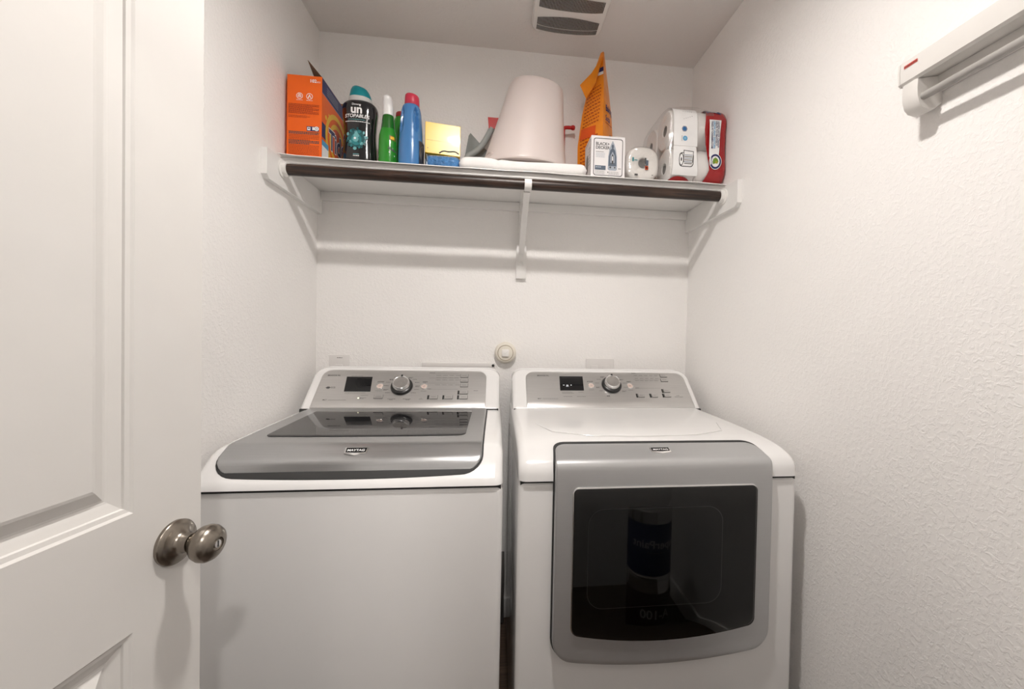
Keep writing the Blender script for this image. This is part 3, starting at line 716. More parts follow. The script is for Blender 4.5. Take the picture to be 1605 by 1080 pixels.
rod = thing('closet_rod', 'dark walnut stained hanging rod under the shelf front', 'rod', (W / 2, -0.307, 1.762))
RY, RZ = -0.312, 1.762
b = MB(); b.tube([Vector((0.030, RY, RZ)), Vector((0.5, RY, RZ)), Vector((1.0, RY, RZ)), Vector((W - 0.030, RY, RZ))], 0.0183, 28, M_ROD); b.build('rod_pole', M_ROD, rod)
for xo, d in ((0.0187, 1), (W - 0.0187, -1)):
    b = MB(); b.lathe([(0.0, 0.0), (0.029, 0.0), (0.029, 0.004), (0.0235, 0.006), (0.0235, 0.019), (0.0187, 0.019), (0.0187, 0.006)], (xo, RY, RZ), (d, 0, 0), 32, M_PLASTIC); b.build('rod_socket', M_PLASTIC, rod)

br = thing('shelf_bracket', 'white metal shelf bracket with rod hook at the middle of the shelf', 'bracket', (0.833, 0, 1.47))
BX = 0.833
b = MB(); b.box(BX - 0.021, BX + 0.021, -0.0185, -0.0005, 1.468, 1.610, M_TRIM, 0.0015); b.build('mounting_block', M_TRIM, br)
b = MB()
b.box(BX - 0.012, BX + 0.012, -0.0225, -0.0190, 1.525, 1.788, M_TRIM, 0.001)
b.box(BX - 0.012, BX + 0.012, -0.285, -0.0190, 1.7865, 1.7905, M_TRIM, 0.001)
b.build('bracket_arm', M_TRIM, br)
b = MB()
pa = [(-0.023, 1.585), (-0.040, 1.600), (-0.15, 1.675), (-0.285, 1.755)]
b.grid([[Vector((BX - 0.011, y, z)), Vector((BX - 0.011, y - 0.012, z - 0.016)), Vector((BX + 0.011, y - 0.012, z - 0.016)), Vector((BX + 0.011, y, z))] for y, z in pa], M_TRIM, True, True, True)
b.build('brace', M_TRIM, br, ang=20)
b = MB(); R1 = 0.0205; hk = []
for k in range(0, 19):
    a = math.radians(35 - 250 * k / 18); hk.append((RY + R1 * math.cos(a), RZ + R1 * math.sin(a)))
hk2 = []
for (y, z) in hk: d = Vector((y - RY, z - RZ)).normalized(); hk2.append((y + d.x * 0.0028, z + d.y * 0.0028))
b.grid([[Vector((BX + 0.002 - 0.0125, *p)), Vector((BX + 0.002 + 0.0125, *p)), Vector((BX + 0.002 + 0.0125, *q)), Vector((BX + 0.002 - 0.0125, *q))] for p, q in zip(hk, hk2)], M_TRIM, True, True, True)
b.build('rod_hook', M_TRIM, br)
b = MB(); b.lathe([(0.0, 0.0), (0.007, 0.0), (0.006, 0.0025), (0.0, 0.003)], (BX, -0.0225, 1.535), (0, -1, 0), 16, M_TRIM); b.build('screw', M_TRIM, br)

# shelf liner: thin sheet lying on the shelf, its front edge curling over
M_LINER = mat('white_liner_plastic', (0.80, 0.79, 0.78), 0.3, var=0.01)
b = MB(); rows_t = []; rows_b = []
for i in range(81):
    x = 0.004 + (W - 0.008) * i / 80
    w = 0.0022 * math.sin(x * 9.0 + 0.5) + 0.0014 * math.sin(x * 23.0)
    fy = -0.3085 - 0.002 * math.sin(x * 5 + 1); up = max(0.0, w) * 0.7
    if x < 0.06: up += 0.004 * (1 - x / 0.06); fy -= 0.005 * (1 - x / 0.06)
    pr = [(-0.003, SZ + 0.0002), (-0.15, SZ + 0.0002), (-0.284, SZ + 0.0002), (-0.293, SZ + 0.0004 + up * 0.3), (-0.302, SZ + 0.0002 + up), (fy, SZ - 0.0012 + up), (fy - 0.0012, SZ - 0.0032 + up)]
    pr = chaikin(pr, 2)
    rows_t.append([Vector((x, y, z + 0.0014)) for y, z in pr] + [Vector((x, y + (0.0004 if y < -0.29 else 0), z)) for y, z in pr[::-1]])
b.grid(rows_t, M_LINER, True, True, True)
tag(b.build('shelf_liner', M_LINER, None, (W / 2, -0.15, SZ), ang=70), 'thin white plastic liner sheet covering the shelf top and curling over its front', 'shelf liner')
SH = SZ + 0.0018

# ------------------------------------------------------------------ wall drying rack on the right wall
rk = thing('drying_rack', 'white wall mounted clothes hanging bar with slim rod, high on the right wall', 'drying rack', (W, -1.35, 1.70))
M_RACK = mat('rack_white', (0.70, 0.68, 0.655), 0.32, var=0.01)
pts = [(W - 0.0005, 1.793), (W - 0.052, 1.793), (W - 0.058, 1.788), (W - 0.0595, 1.770), (W - 0.058, 1.748), (W - 0.053, 1.7435), (W - 0.012, 1.752), (W - 0.0005, 1.752)]
b = MB(); b.loft([[Vector((x, y, z)) for x, z in pts] for y in (-1.0235, -1.20, -1.45, -1.70)], M_RACK); b.build('housing', M_RACK, rk, ang=40)
b = MB(); b.loft([[Vector((x, y, z)) for x, z in ((W - 0.0005, 1.7515), (W - 0.011, 1.7515), (W - 0.009, 1.722), (W - 0.0005, 1.722))] for y in (-1.045, -1.70)], M_RACK); b.build('back_rail', M_RACK, rk, ang=20)
def end_bracket(y0, y1):
    pts = [(W - 0.0005, 1.7510), (W - 0.014, 1.7510), (W - 0.0565, 1.7425), (W - 0.0572, 1.724), (W - 0.0562, 1.709), (W - 0.051, 1.693), (W - 0.043, 1.6855), (W - 0.030, 1.683), (W - 0.014, 1.688), (W - 0.0005, 1.698)]
    b = MB(); c = Vector((W - 0.03, 0, 1.73))
    L = lambda y, k: [Vector((c.x + (x - c.x) * (k if x < W - 0.002 else 1), y, c.z + (z - c.z) * k)) for x, z in pts]
    b.loft([L(y0, 0.94), L(y0 + 0.004, 1), L(y1 - 0.004, 1), L(y1, 0.94)], M_RACK); b.build('end_bracket', M_RACK, rk, ang=50)
end_bracket(-1.056, -1.026); end_bracket(-1.730, -1.700)
b = MB(); b.tube([Vector((W - 0.042, -1.046, 1.709)), Vector((W - 0.042, -1.35, 1.709)), Vector((W - 0.042, -1.705, 1.709))], 0.0075, 16, mat('rack_rod', (0.36, 0.345, 0.33), 0.4)); b.build('hanging_rod', None, rk)
b = MB(); b.loft([[Vector((x, y, z)) for x, z in pts] for y in (-1.0228, -1.0190)], M_RACK); b.build('end_cap', M_RACK, rk, ang=40)
b = MB(); sf = frame((W - 0.0602, -1.0240, 1.776), (0, -1, 0), (0, 0, 1))
b.patch(sf, 0.008, 0.034, -0.0028, 0.0028, mat('red_sticker', (0.55, 0.05, 0.03), 0.5), 0.0); ticks(b, sf, 0.009, -0.0010, 0.024, M_INK, 0.0018)
b.build('sticker', None, rk, flip=False, label='small red sticker with dark print')

# ------------------------------------------------------------------ things on the shelf, left to right
# --- orange detergent box
M_ORANGE = mat('orange_card', (0.85, 0.135, 0.010), 0.42, var=0.03, spec=0.4)
M_CARD = mat('brown_card', (0.22, 0.11, 0.055), 0.7)
M_NAVY = mat('navy_print', (0.018, 0.022, 0.11), 0.42)
M_YEL = mat('yellow_print', (0.85, 0.52, 0.03), 0.42)
M_CYAN = mat('sky_print', (0.08, 0.35, 0.62), 0.42)
M_SLATE = mat('slate_print', (0.10, 0.125, 0.165), 0.4); M_SLATEL = mat('light_slate_print', (0.36, 0.40, 0.46), 0.4)
M_DKRED = mat('dark_red_print', (0.33, 0.04, 0.008), 0.5)
x0, x1, y0, y1, zt = 0.0135, 0.1255, -0.276, -0.030, 2.097
t = thing('detergent_box', 'opened orange laundry detergent box with bullseye logo, leftmost on the shelf', 'box', ((x0 + x1) / 2, -0.15, SH))
b = MB()
ol = [(x0, y0), (x1, y0), (x1, y1), (x0, y1)]
il = [(x0 + 0.0015, y0 + 0.0015), (x1 - 0.0015, y0 + 0.0015), (x1 - 0.0015, y1 - 0.0015), (x0 + 0.0015, y1 - 0.0015)]
b.loft([[Vector((x, y, SH)) for x, y in ol], [Vector((x, y, zt)) for x, y in ol], [Vector((x, y, zt)) for x, y in il]], M_ORANGE, True, False)
b.loft([[Vector((x, y, zt)) for x, y in il], [Vector((x, y, zt - 0.06)) for x, y in il]], M_CARD, False, True)
b.build('carton', M_ORANGE, t, ang=20)
def flap(pts, th=0.0012):
    b = MB(); P = [Vector(p) for p in pts]; n = (P[1] - P[0]).cross(P[2] - P[0]).normalized() * th
    b.loft([P, [p + n for p in P]], M_CARD); b.build('top_flap', M_CARD, t, ang=20)
flap([(x1 - 0.001, y0 + 0.002, zt - 0.001), (x1 - 0.001, y1 + 0.01, zt - 0.001), (0.060, -0.115, 2.112), (0.072, -0.262, 2.158)])
flap([(x0 + 0.002, y0 + 0.004, zt), (x0 + 0.002, y1 - 0.01, zt), (0.006, y1 + 0.01, zt + 0.03), (0.0065, y0 + 0.03, zt + 0.018)])
flap([(x0 + 0.004, y1 - 0.002, zt), (x1 - 0.006, y1 - 0.002, zt), (x1 - 0.015, y1 + 0.016, zt + 0.05), (x0 + 0.01, y1 + 0.016, zt + 0.05)])
b = MB(); f = frame((x0, y0 - 0.0002, SH), (1, 0, 0), (0, 0, 1)); w = x1 - x0
b.text('102', f, w - 0.040, 0.263, 0.015, M_WHITEINK, bold=0.03); ticks(b, f, w - 0.017, 0.266, 0.012, M_WHITEINK, 0.0012); ticks(b, f, w - 0.017, 0.263, 0.012, M_WHITEINK, 0.0012)
for u in (0.040, 0.072):
    b.disc(f, u, 0.215, 0.0105, M_WHITEINK, 0.0003, 24, r_in=0.0088); ticks(b, f, u - 0.010, 0.2005, 0.02, M_WHITEINK, 0.0014)
for k, ww in enumerate((0.008, 0.012, 0.012)): b.patch(f, 0.040 - ww / 2, 0.040 + ww / 2, 0.219 - 0.0042 * k, 0.2215 - 0.0042 * k, M_WHITEINK, 0.0004)
b.poly(f, [(0.066, 0.209), (0.0715, 0.222), (0.0745, 0.218), (0.078, 0.209), (0.0755, 0.209), (0.0725, 0.216), (0.069, 0.209)], M_WHITEINK, 0.0004)
for k in range(11): ticks(b, f, 0.005, 0.186 - 0.0031 * k, 0.098 - 0.02 * (k % 4 == 3), M_DKRED, 0.0017)
for k in range(3): ticks(b, f, 0.005, 0.1475 - 0.003 * k, 0.06 + 0.01 * (k == 1), M_DKRED, 0.0012)
b.patch(f, 0.064, 0.1035, 0.098, 0.114, M_NAVY, 0.0003); b.patch(f, 0.066, 0.076, 0.1005, 0.1115, M_WHITEINK, 0.0005); b.disc(f, 0.096, 0.107, 0.0075, M_WHITEINK, 0.0005, 18); b.patch(f, 0.082, 0.090, 0.102, 0.112, M_WHITEINK, 0.0005); b.disc(f, 0.071, 0.107, 0.0025, M_NAVY, 0.0007, 10); b.disc(f, 0.096, 0.107, 0.004, M_NAVY, 0.0007, 12, r_in=0.0028)
for k in range(17):
    big = k in (0, 1, 6, 7, 8)
    ticks(b, f, 0.0065, 0.091 - 0.0049 * k, 0.098 - 0.03 * (k in (5, 8, 16)), M_DKRED if not big else M_INK, 0.0034 if big else 0.0019)
for q in ((0.004, 0.1085, 0.0072, 0.008), (0.004, 0.1085, 0.094, 0.0948)): b.patch(f, *q, M_DKRED, 0.0003)
b.build('side_print', M_WHITEINK, t, flip=False)
b = MB(); f = frame((x1 + 0.0002, y0, SH), (0, 1, 0), (0, 0, 1)); d = y1 - y0; hh = zt - SH
b.patch(f, 0.001, d - 0.001, hh - 0.050, hh - 0.001, M_NAVY, 0.0002)
b.patch(f, 0.001, d - 0.001, hh - 0.0515, hh - 0.0500, M_CYAN, 0.0003)
for k in range(4): ticks(b, f, 0.04, hh - 0.016 - 0.0075 * k, 0.10, M_SLATEL, 0.0022)
b.patch(f, 0.001, 0.07, 0.085, 0.135, M_NAVY, 0.0003)
b.disc(f, 0.135, 0.110, 0.105, M_YEL, 0.0004, 40); b.disc(f, 0.135, 0.110, 0.088, M_ORANGE, 0.0006, 40); b.disc(f, 0.135, 0.110, 0.072, M_YEL, 0.0008, 40); b.disc(f, 0.135, 0.110, 0.056, mat('deep_orange_print', (0.7, 0.08, 0.01), 0.42), 0.0010, 40)
b.text('Tide', f, 0.135, 0.078, 0.098, M_WHITEINK, 0.0012, 'CENTER', 0.055, 0.1, 0.86, 0.10); b.text('Tide', f, 0.135, 0.078, 0.098, M_NAVY, 0.0014, 'CENTER', 0.022, 0.1, 0.86, 0.10)
b.patch(f, 0.001, 0.055, 0.003, 0.056, M_WHITEINK, 0.0012); b.patch(f, 0.001, 0.055, 0.056, 0.075, M_CYAN, 0.0012); ticks(b, f, 0.006, 0.063, 0.04, M_WHITEINK, 0.005)
for k in range(4): ticks(b, f, 0.006, 0.046 - 0.011 * k, 0.042, M_CYAN, 0.004)
b.disc(f, 0.035, 0.165, 0.008, M_YEL, 0.0003, 14); b.disc(f, 0.060, 0.185, 0.005, M_YEL, 0.0003, 14)
b.build('front_print', M_NAVY, t, flip=False, label='yellow and orange bullseye logo reading Tide')

# --- black scent bead bottle
M_BKB = mat('black_gloss_bottle', (0.010, 0.010, 0.012), 0.14, coat=0.5)
M_TEAL = mat('teal_cap', (0.0, 0.21, 0.25), 0.42)
M_TEALP = mat('teal_print', (0.03, 0.22, 0.24), 0.4)
M_TEALL = mat('pale_teal_print', (0.16, 0.42, 0.44), 0.4)
M_TEALD = mat('dark_teal_print', (0.012, 0.075, 0.085), 0.4)
cx, cy = 0.230, -0.205
t = thing('scent_bead_bottle', 'black waisted bottle with slanted teal cap, right of the orange box', 'bottle', (cx, cy, SH))
bp_ = [(0.0, 0.052, 0.036), (0.004, 0.0585, 0.042), (0.02, 0.0605, 0.044), (0.07, 0.0565, 0.042), (0.12, 0.0535, 0.040), (0.165, 0.056, 0.042), (0.200, 0.0600, 0.044), (0.216, 0.0605, 0.044), (0.228, 0.057, 0.042), (0.236, 0.048, 0.036), (0.2385, 0.041, 0.032)]
bp_ = chaikin(bp_, 1)
b = MB(); b.loft([ring(cx, cy, a, c, SH + z, p=2.5) for z, a, c in bp_], M_BKB); b.build('bottle_body', M_BKB, t, ang=60)
b = MB(); b.loft([ring(cx, cy, a, a * 0.8, SH + z, p=2.2, tilt=tl) for z, a, tl in ((0.237, 0.0385, 0), (0.239, 0.0405, 0), (0.252, 0.0395, -0.05), (0.256, 0.0385, -0.05))], mat('grey_collar', (0.55, 0.55, 0.54), 0.4)); b.build('collar', None, t)
b = MB(); b.loft([ring(cx, cy, a, a * 0.8, SH + z, p=2.2, tilt=tl) for z, a, tl in ((0.252, 0.0375, -0.05), (0.262, 0.0372, -0.12), (0.278, 0.0335, -0.22), (0.288, 0.0290, -0.26), (0.2945, 0.0225, -0.26), (0.2965, 0.012, -0.25))], M_TEAL); b.build('cap', M_TEAL, t, ang=60)
def bottle_front(cx, cy, prof, p, zb):
    def fr(u, v, n=0.0):
        i = 0
        while i < len(prof) - 2 and prof[i + 1][0] < v: i += 1
        A, B = prof[i], prof[i + 1]; k = (v - A[0]) / max(B[0] - A[0], 1e-6); a = A[1] + (B[1] - A[1]) * k; c = A[2] + (B[2] - A[2]) * k
        q = min(abs(u) / a, 0.999)
        return Vector((cx + u, cy - (c + n) * (1 - q ** p) ** (1 / p) - n * 0.6, zb + v))
    return fr
f = bottle_front(cx, cy, bp_, 2.5, SH); nn = 0.0012
b = MB()
b.text('Downy', f, 0, 0.2125, 0.0105, M_WHITEINK, nn, 'CENTER', 0.01)
b.text('un', f, 0, 0.186, 0.040, M_WHITEINK, nn, 'CENTER', 0.03); b.disc(f, 0.012, 0.2135, 0.0022, M_WHITEINK, nn, 10); b.patch(f, 0.0095, 0.0145, 0.2095, 0.2110, M_WHITEINK, nn)
b.text('STOPABLES', f, 0, 0.1705, 0.0165, M_WHITEINK, nn, 'CENTER', 0.02, 0.15, 0.98)
ticks(b, f, -0.028, 0.1635, 0.056, M_TEALL, 0.002); ticks(b, f, -0.040, 0.1565, 0.082, M_WHITEINK, 0.0026)
for k in range(26):
    a = 2 * PI * k / 26; R = 0.0285 + 0.005 * math.sin(k * 2.4)
    b.disc(f, R * math.cos(a), 0.097 + R * 1.05 * math.sin(a), 0.0052 + 0.0018 * math.sin(k * 1.7), [M_TEALD, M_TEALP, M_TEALD, M_TEALL][k % 4], nn + 0.0001 * (k % 3), 7, ry=0.0062)
b.disc(f, 0, 0.097, 0.027, mat('deep_teal_print', (0.02, 0.11, 0.12), 0.4), nn + 0.0003, 28, ry=0.030)
b.disc(f, 0, 0.094, 0.018, M_TEALP, nn + 0.0005, 24, ry=0.021); b.poly(f, [(-0.010, 0.108), (0.0, 0.126), (0.010, 0.108), (0.008, 0.102), (-0.008, 0.102)], M_TEALL, nn + 0.0006)
b.disc(f, -0.002, 0.095, 0.010, M_TEALL, nn + 0.0007, 20); b.disc(f, -0.004, 0.098, 0.004, M_WHITEINK, nn + 0.0009, 12)
ticks(b, f, -0.010, 0.0415, 0.02, M_TEALL, 0.0022); ticks(b, f, -0.010, 0.0355, 0.02, M_WHITEINK, 0.0032)
b.text('752 g (26.5 oz)', f, -0.002, 0.0125, 0.0085, M_WHITEINK, nn, 'CENTER', 0.02)
b.disc(f, 0.034, 0.018, 0.006, M_WHITEINK, nn, 12, r_in=0.004, a0=0.6, a1=4.2)
b.build('bottle_print', M_WHITEINK, t, flip=False, label='white lettering UN STOPABLES above a teal jewel burst')

# --- green spray bottle
M_GREEN = mat('green_bottle', (0.022, 0.24, 0.02), 0.20, coat=0.4)
M_GREEND = mat('dark_green_neck', (0.012, 0.12, 0.012), 0.25, coat=0.3)
cx, cy = 0.335, -0.235
t = thing('spray_bottle', 'slim green cleaner bottle with white spray cap', 'bottle', (cx, cy, SH))
gp = chaikin([(0.0, 0.026, 0.026), (0.004, 0.0315, 0.030), (0.06, 0.0315, 0.030), (0.115, 0.0305, 0.029), (0.128, 0.0270, 0.026), (0.140, 0.0242, 0.0235)], 1)
b = MB(); b.loft([ring(cx, cy, a, c, SH + z, p=2.3) for z, a, c in gp], M_GREEN); b.build('bottle_body', M_GREEN, t, ang=60)
b = MB(); b.loft([ring(cx, cy, a, a, SH + z, p=2.1) for z, a in ((0.139, 0.0242), (0.165, 0.0215), (0.186, 0.0195), (0.190, 0.0175))], M_GREEND); b.build('bottle_neck', M_GREEND, t, ang=60)
M_WCAP = mat('white_spray_cap', (0.80, 0.80, 0.79), 0.35)
b = MB(); b.loft([ring(cx + dx, cy + dy, a, c, SH + z, p=2.1) for z, a, c, dx, dy in ((0.189, 0.0182, 0.0182, 0, 0), (0.193, 0.0188, 0.0188, 0, 0), (0.218, 0.0178, 0.0178, 0, 0), (0.225, 0.0165, 0.018, -0.001, -0.002), (0.236, 0.0165, 0.021, -0.001, -0.006), (0.246, 0.0160, 0.022, -0.001, -0.008), (0.252, 0.0125, 0.018, -0.001, -0.007), (0.2545, 0.006, 0.009, -0.001, -0.006))], M_WCAP); b.build('spray_cap', M_WCAP, t, ang=60)
b = MB(); f = bottle_front(cx, cy, gp, 2.3, SH); nn = 0.0009
f2 = lambda u, v, n=0.0: f(u + 0.016, v, n)
b.patch(f2, -0.004, 0.013, 0.094, 0.110, mat('brown_gold_print', (0.20, 0.09, 0.02), 0.4), nn, 3, 2); b.patch(f2, -0.001, 0.010, 0.097, 0.107, M_YEL, nn + 0.0003, 3, 1)
b.text('Green', f2, 0.003, 0.058, 0.014, M_INK, nn, 'CENTER', 0.03, 0.1, 0.75, -0.35)
b.poly(f2, [(-0.005, 0.053), (0.012, 0.043), (0.012, 0.039), (-0.005, 0.049)], M_WHITEINK, nn)
for k in range(6): ticks(b, f2, -0.003, 0.036 - 0.005 * k, 0.014, M_GREEND, 0.002)
b.build('bottle_label', M_INK, t, flip=False)
# --- green bottle with red cap behind
cx, cy = 0.356, -0.130
t = thing('cleaner_bottle', 'green bottle with dark red cap half hidden behind the spray bottle', 'bottle', (cx, cy, SH))
b = MB(); b.loft([ring(cx, cy, a, c, SH + z, p=2.3) for z, a, c in chaikin([(0, 0.032, 0.026), (0.004, 0.036, 0.029), (0.13, 0.036, 0.029), (0.185, 0.033, 0.027), (0.215, 0.028, 0.024), (0.235, 0.024, 0.021), (0.240, 0.018, 0.018)], 1)], M_GREEN); b.build('bottle_body', M_GREEN, t, ang=60)
b = MB(); b.lathe([(0.0205, 0.238), (0.0215, 0.240), (0.0205, 0.254), (0.018, 0.257), (0.0, 0.257)], (cx, cy, SH), (0, 0, 1), 28, mat('dark_red_cap', (0.30, 0.02, 0.02), 0.4)); b.build('cap', None, t)
b = MB(); f = bottle_front(cx, cy, [(0, 0.036, 0.029), (0.3, 0.036, 0.029)], 2.3, SH); b.patch(f, 0.010, 0.034, 0.03, 0.17, mat('maroon_label', (0.14, 0.02, 0.03), 0.4), 0.001, 6, 1); b.build('bottle_label', None, t, flip=False)

# --- blue bottle with recessed grips
M_BLUE = mat('blue_bottle', (0.055, 0.185, 0.42), 0.26, coat=0.3, var=0.02)
cx, cy = 0.4145, -0.232
t = thing('softener_bottle', 'blue plastic bottle with pinkish red cap and recessed side grips', 'bottle', (cx, cy, SH))
sp_ = chaikin([(0.0, 0.036, 0.042), (0.004, 0.0420, 0.048), (0.05, 0.0430, 0.049), (0.100, 0.0415, 0.047), (0.108, 0.0400, 0.0455), (0.150, 0.0380, 0.044), (0.190, 0.0355, 0.041), (0.213, 0.0330, 0.038), (0.226, 0.0295, 0.033), (0.231, 0.0255, 0.027), (0.233, 0.0235, 0.0235)], 3)
loops = []
for z, a, c in sp_:
    R = ring(cx, cy, a, c, SH + z, n=96, p=2.3)
    if 0.10 < z < 0.222:
        for q in R:
            ang = math.atan2(q.y - cy, q.x - cx)
            for a0, wd in ((-0.93, 0.27), (-2.28, 0.27)):
                dv = (ang - a0) / wd; dz_ = (z - 0.172) / 0.047
                k = max(0.0, 1 - dv * dv - dz_ * dz_)
                if k > 0:
                    k = min(1.0, k * 2.6); q.x -= math.cos(ang) * 0.015 * k; q.y -= math.sin(ang) * 0.015 * k
    loops.append(R)
b = MB(); b.loft(loops, M_BLUE); b.build('bottle_body', M_BLUE, t, ang=60)
M_PINK = mat('pink_red_cap', (0.52, 0.035, 0.07), 0.4)
b = MB(); b.loft([ring(cx + 0.0015, cy, a, a, SH + z, n=40, p=2.1, tilt=tl) for z, a, tl in ((0.231, 0.0245, 0), (0.233, 0.0258, 0), (0.255, 0.0250, -0.02), (0.266, 0.0240, -0.08), (0.2695, 0.0215, -0.1), (0.2705, 0.015, -0.1))], M_PINK); b.build('cap', M_PINK, t, ang=60)
b = MB(); f = bottle_front(cx, cy, [(0, 0.0435, 0.0495), (0.3, 0.0435, 0.0495)], 2.3, SH)
sidef = lambda u, v, n=0.0: Vector((cx + (0.0432 + n) * (1 - min(abs(u) / 0.0495, 0.99) ** 2.3) ** (1 / 2.3) + 0.0006, cy + u, SH + v))
b.patch(sidef, -0.034, 0.030, 0.012, 0.098, mat('dark_label', (0.035, 0.04, 0.06), 0.4), 0.0006, 8, 1)
b.disc(sidef, -0.005, 0.055, 0.028, M_INKL, 0.0012, 24, ry=0.034)
for k in range(7): ticks(b, sidef, -0.022, 0.030 + 0.007 * k, 0.034, M_WHITEINK, 0.002)
b.build('bottle_label', None, t, flip=False, label='dark round label on the right side')

# --- bag roll (blue) with yellow box on it
M_BAGB = mat('blue_bag_film', (0.05, 0.19, 0.44), 0.18, coat=0.7, bump=1.0, bscale=55, bdist=0.02, var=0.25)
bx0, bx1, by0, by1, bh = 0.468, 0.592, -0.272, -0.150, 0.060
b = MB(); loops = []
for i in range(17):
    u = i / 16; x = bx0 + (bx1 - bx0) * u; k = 1 - 0.35 * (2 * u - 1) ** 8
    L = []
    for j in range(28):
        a = 2 * PI * j / 28; c, s = math.cos(a), math.sin(a)
        y = (by0 + by1) / 2 + 0.5 * (by1 - by0) * math.copysign(abs(c) ** 0.75, c) * k; z = SH + bh / 2 + 0.5 * bh * math.copysign(abs(s) ** 0.75, s) * k
        wob = 0.0016 * math.sin(7 * u * 6 + 3 * a) * (0 if s < -0.6 or s > 0.7 else 1)
        L.append(Vector((x, y + wob, max(z + wob, SH))))
    loops.append(L)
b.loft(loops, M_BAGB)
t = thing('bag_pack', 'blue plastic wrapped pack under the yellow box', 'pack', ((bx0 + bx1) / 2, (by0 + by1) / 2, SH))
b.build('wrapped_contents', M_BAGB, t, ang=60)
b = MB(); loops = []
for i in range(9):
    u = i / 8; L = []
    for j in range(20):
        a = 2 * PI * j / 20; r_ = (0.026 * (1 - u) ** 0.6 + 0.004) * (1 + 0.25 * math.sin(5 * a + i))
        L.append(Vector((bx0 + 0.012 - 0.012 * u, -0.240 + 1.5 * r_ * math.cos(a), max(SH + 0.028 + r_ * math.sin(a), SH + 0.001))))
    loops.append(L)
M_FILM = film_mat('clear_film')
b.loft(loops, mat('crinkled_film', (0.55, 0.64, 0.75), 0.2, coat=0.6, bump=1.0, bscale=70, bdist=0.02, var=0.2)); b.build('film_end', None, t, ang=70, label='crinkled clear film end')
b = MB()
b.tube(chaikin([(0.520, -0.268, SH + 0.058), (0.535, -0.276, SH + 0.064), (0.555, -0.276, SH + 0.060), (0.575, -0.276, SH + 0.064), (0.588, -0.268, SH + 0.058)], 2), 0.0022, 8, M_BLACK)
b.build('black_tie', M_BLACK, t)

M_YBOX = mat('yellow_gloss_card', (0.85, 0.52, 0.02), 0.30, coat=0.05, var=0.02, spec=0.6)
yb0, yb1 = SH + bh + 0.0008, 0
t = thing('yellow_box', 'glossy yellow carton resting on the blue pack', 'box', (0.53, -0.2, yb0))
ryb = Matrix.Rotation(math.radians(9.5), 3, 'Z') @ Matrix.Rotation(math.radians(-0.6), 3, 'X')
def ybf(x, y, z):
    p = ryb @ Vector((x, y, z)); return p
b = MB(); b.box(-0.0625, 0.0625, 0, 0.075, 0, 0.112, M_YBOX, 0.0012, 1, fn=lambda x, y, z: Vector((0.5275, -0.235, yb0 + 0.006)) + ybf(x, y, z))
b.build('carton', M_YBOX, t, ang=20)
fy_ = lambda u, v, n=0.0: Vector((0.5275, -0.235, yb0 + 0.006)) + ybf(u, -n, v)
b = MB(); b.patch(fy_, -0.0615, 0.0615, 0.0468, 0.0476, mat('carton_crease', (0.35, 0.24, 0.05), 0.6), 0.0003); b.disc(fy_, -0.053, 0.018, 0.0016, M_INK, 0.0003, 10); b.build('lid_crease', None, t, flip=False)

# --- grey cloth and grey curved handle with red tip
M_GREY = mat('grey_cloth', (0.30, 0.32, 0.31), 0.85, bump=0.2, bscale=160)
b = MB(); rows = []
for i in range(13):
    u = i / 12; L = []
    for j in range(11):
        v = j / 10
        zt_ = 0.160 + 0.095 * min(1, u / 0.2) if u < 0.2 else 0.255 - 0.085 * ((u - 0.2) / 0.8) ** 0.9
        x = 0.588 + 0.112 * u + 0.006 * math.sin(3 * v + 4 * u); z = SH + 0.002 + v * zt_
        y = -0.026 + 0.010 * math.sin(7 * u + 2 * v) * (0.4 + 0.6 * v)
        L.append(Vector((x, y, z)))
    rows.append(L)
back = [[p + Vector((0, 0.003, 0)) for p in r_] for r_ in rows]
bmb = MB(); bmb.grid(rows, M_GREY); bmb.grid(back, M_GREY)
edge = lambda R: [R[i][0] for i in range(13)] + [R[12][j] for j in range(1, 11)] + [R[i][10] for i in range(11, -1, -1)] + [R[0][j] for j in range(9, 0, -1)]
bmb.grid([edge(rows), edge(back)], M_GREY, closed=True)
b.bm.free()
tag(bmb.build('folded_cloth', M_GREY, None, (0.65, -0.03, SH), ang=70), 'grey cloth standing in a folded peak right of the yellow box', 'cloth')
t = thing('curved_handle', 'grey curved handle with flared red tip leaning behind the white pail', 'handle', (0.63, -0.056, SH))
b = MB(); b.tube(chaikin([(0.585, -0.057, SH + 0.013), (0.588, -0.057, SH + 0.090), (0.600, -0.057, SH + 0.142), (0.632, -0.057, SH + 0.158), (0.664, -0.057, SH + 0.192), (0.700, -0.057, SH + 0.262)], 3), 0.0125, 16, mat('grey_rubber', (0.36, 0.38, 0.37), 0.6)); b.build('grip', None, t)
M_RED = mat('red_plastic', (0.48, 0.012, 0.010), 0.35)
b = MB(); b.loft([[Vector((x, y, z)) for x, y in ((cx_ - a, cy_ - 0.010), (cx_ + a, cy_ - 0.010), (cx_ + a, cy_ + 0.010), (cx_ - a, cy_ + 0.010))] for cx_, cy_, z, a in ((0.7000, -0.057, SH + 0.258, 0.0135), (0.7010, -0.057, SH + 0.270, 0.0150), (0.7045, -0.057, SH + 0.303, 0.0215))], M_RED); b.build('red_tip', M_RED, t, ang=20, label='red flared tip')

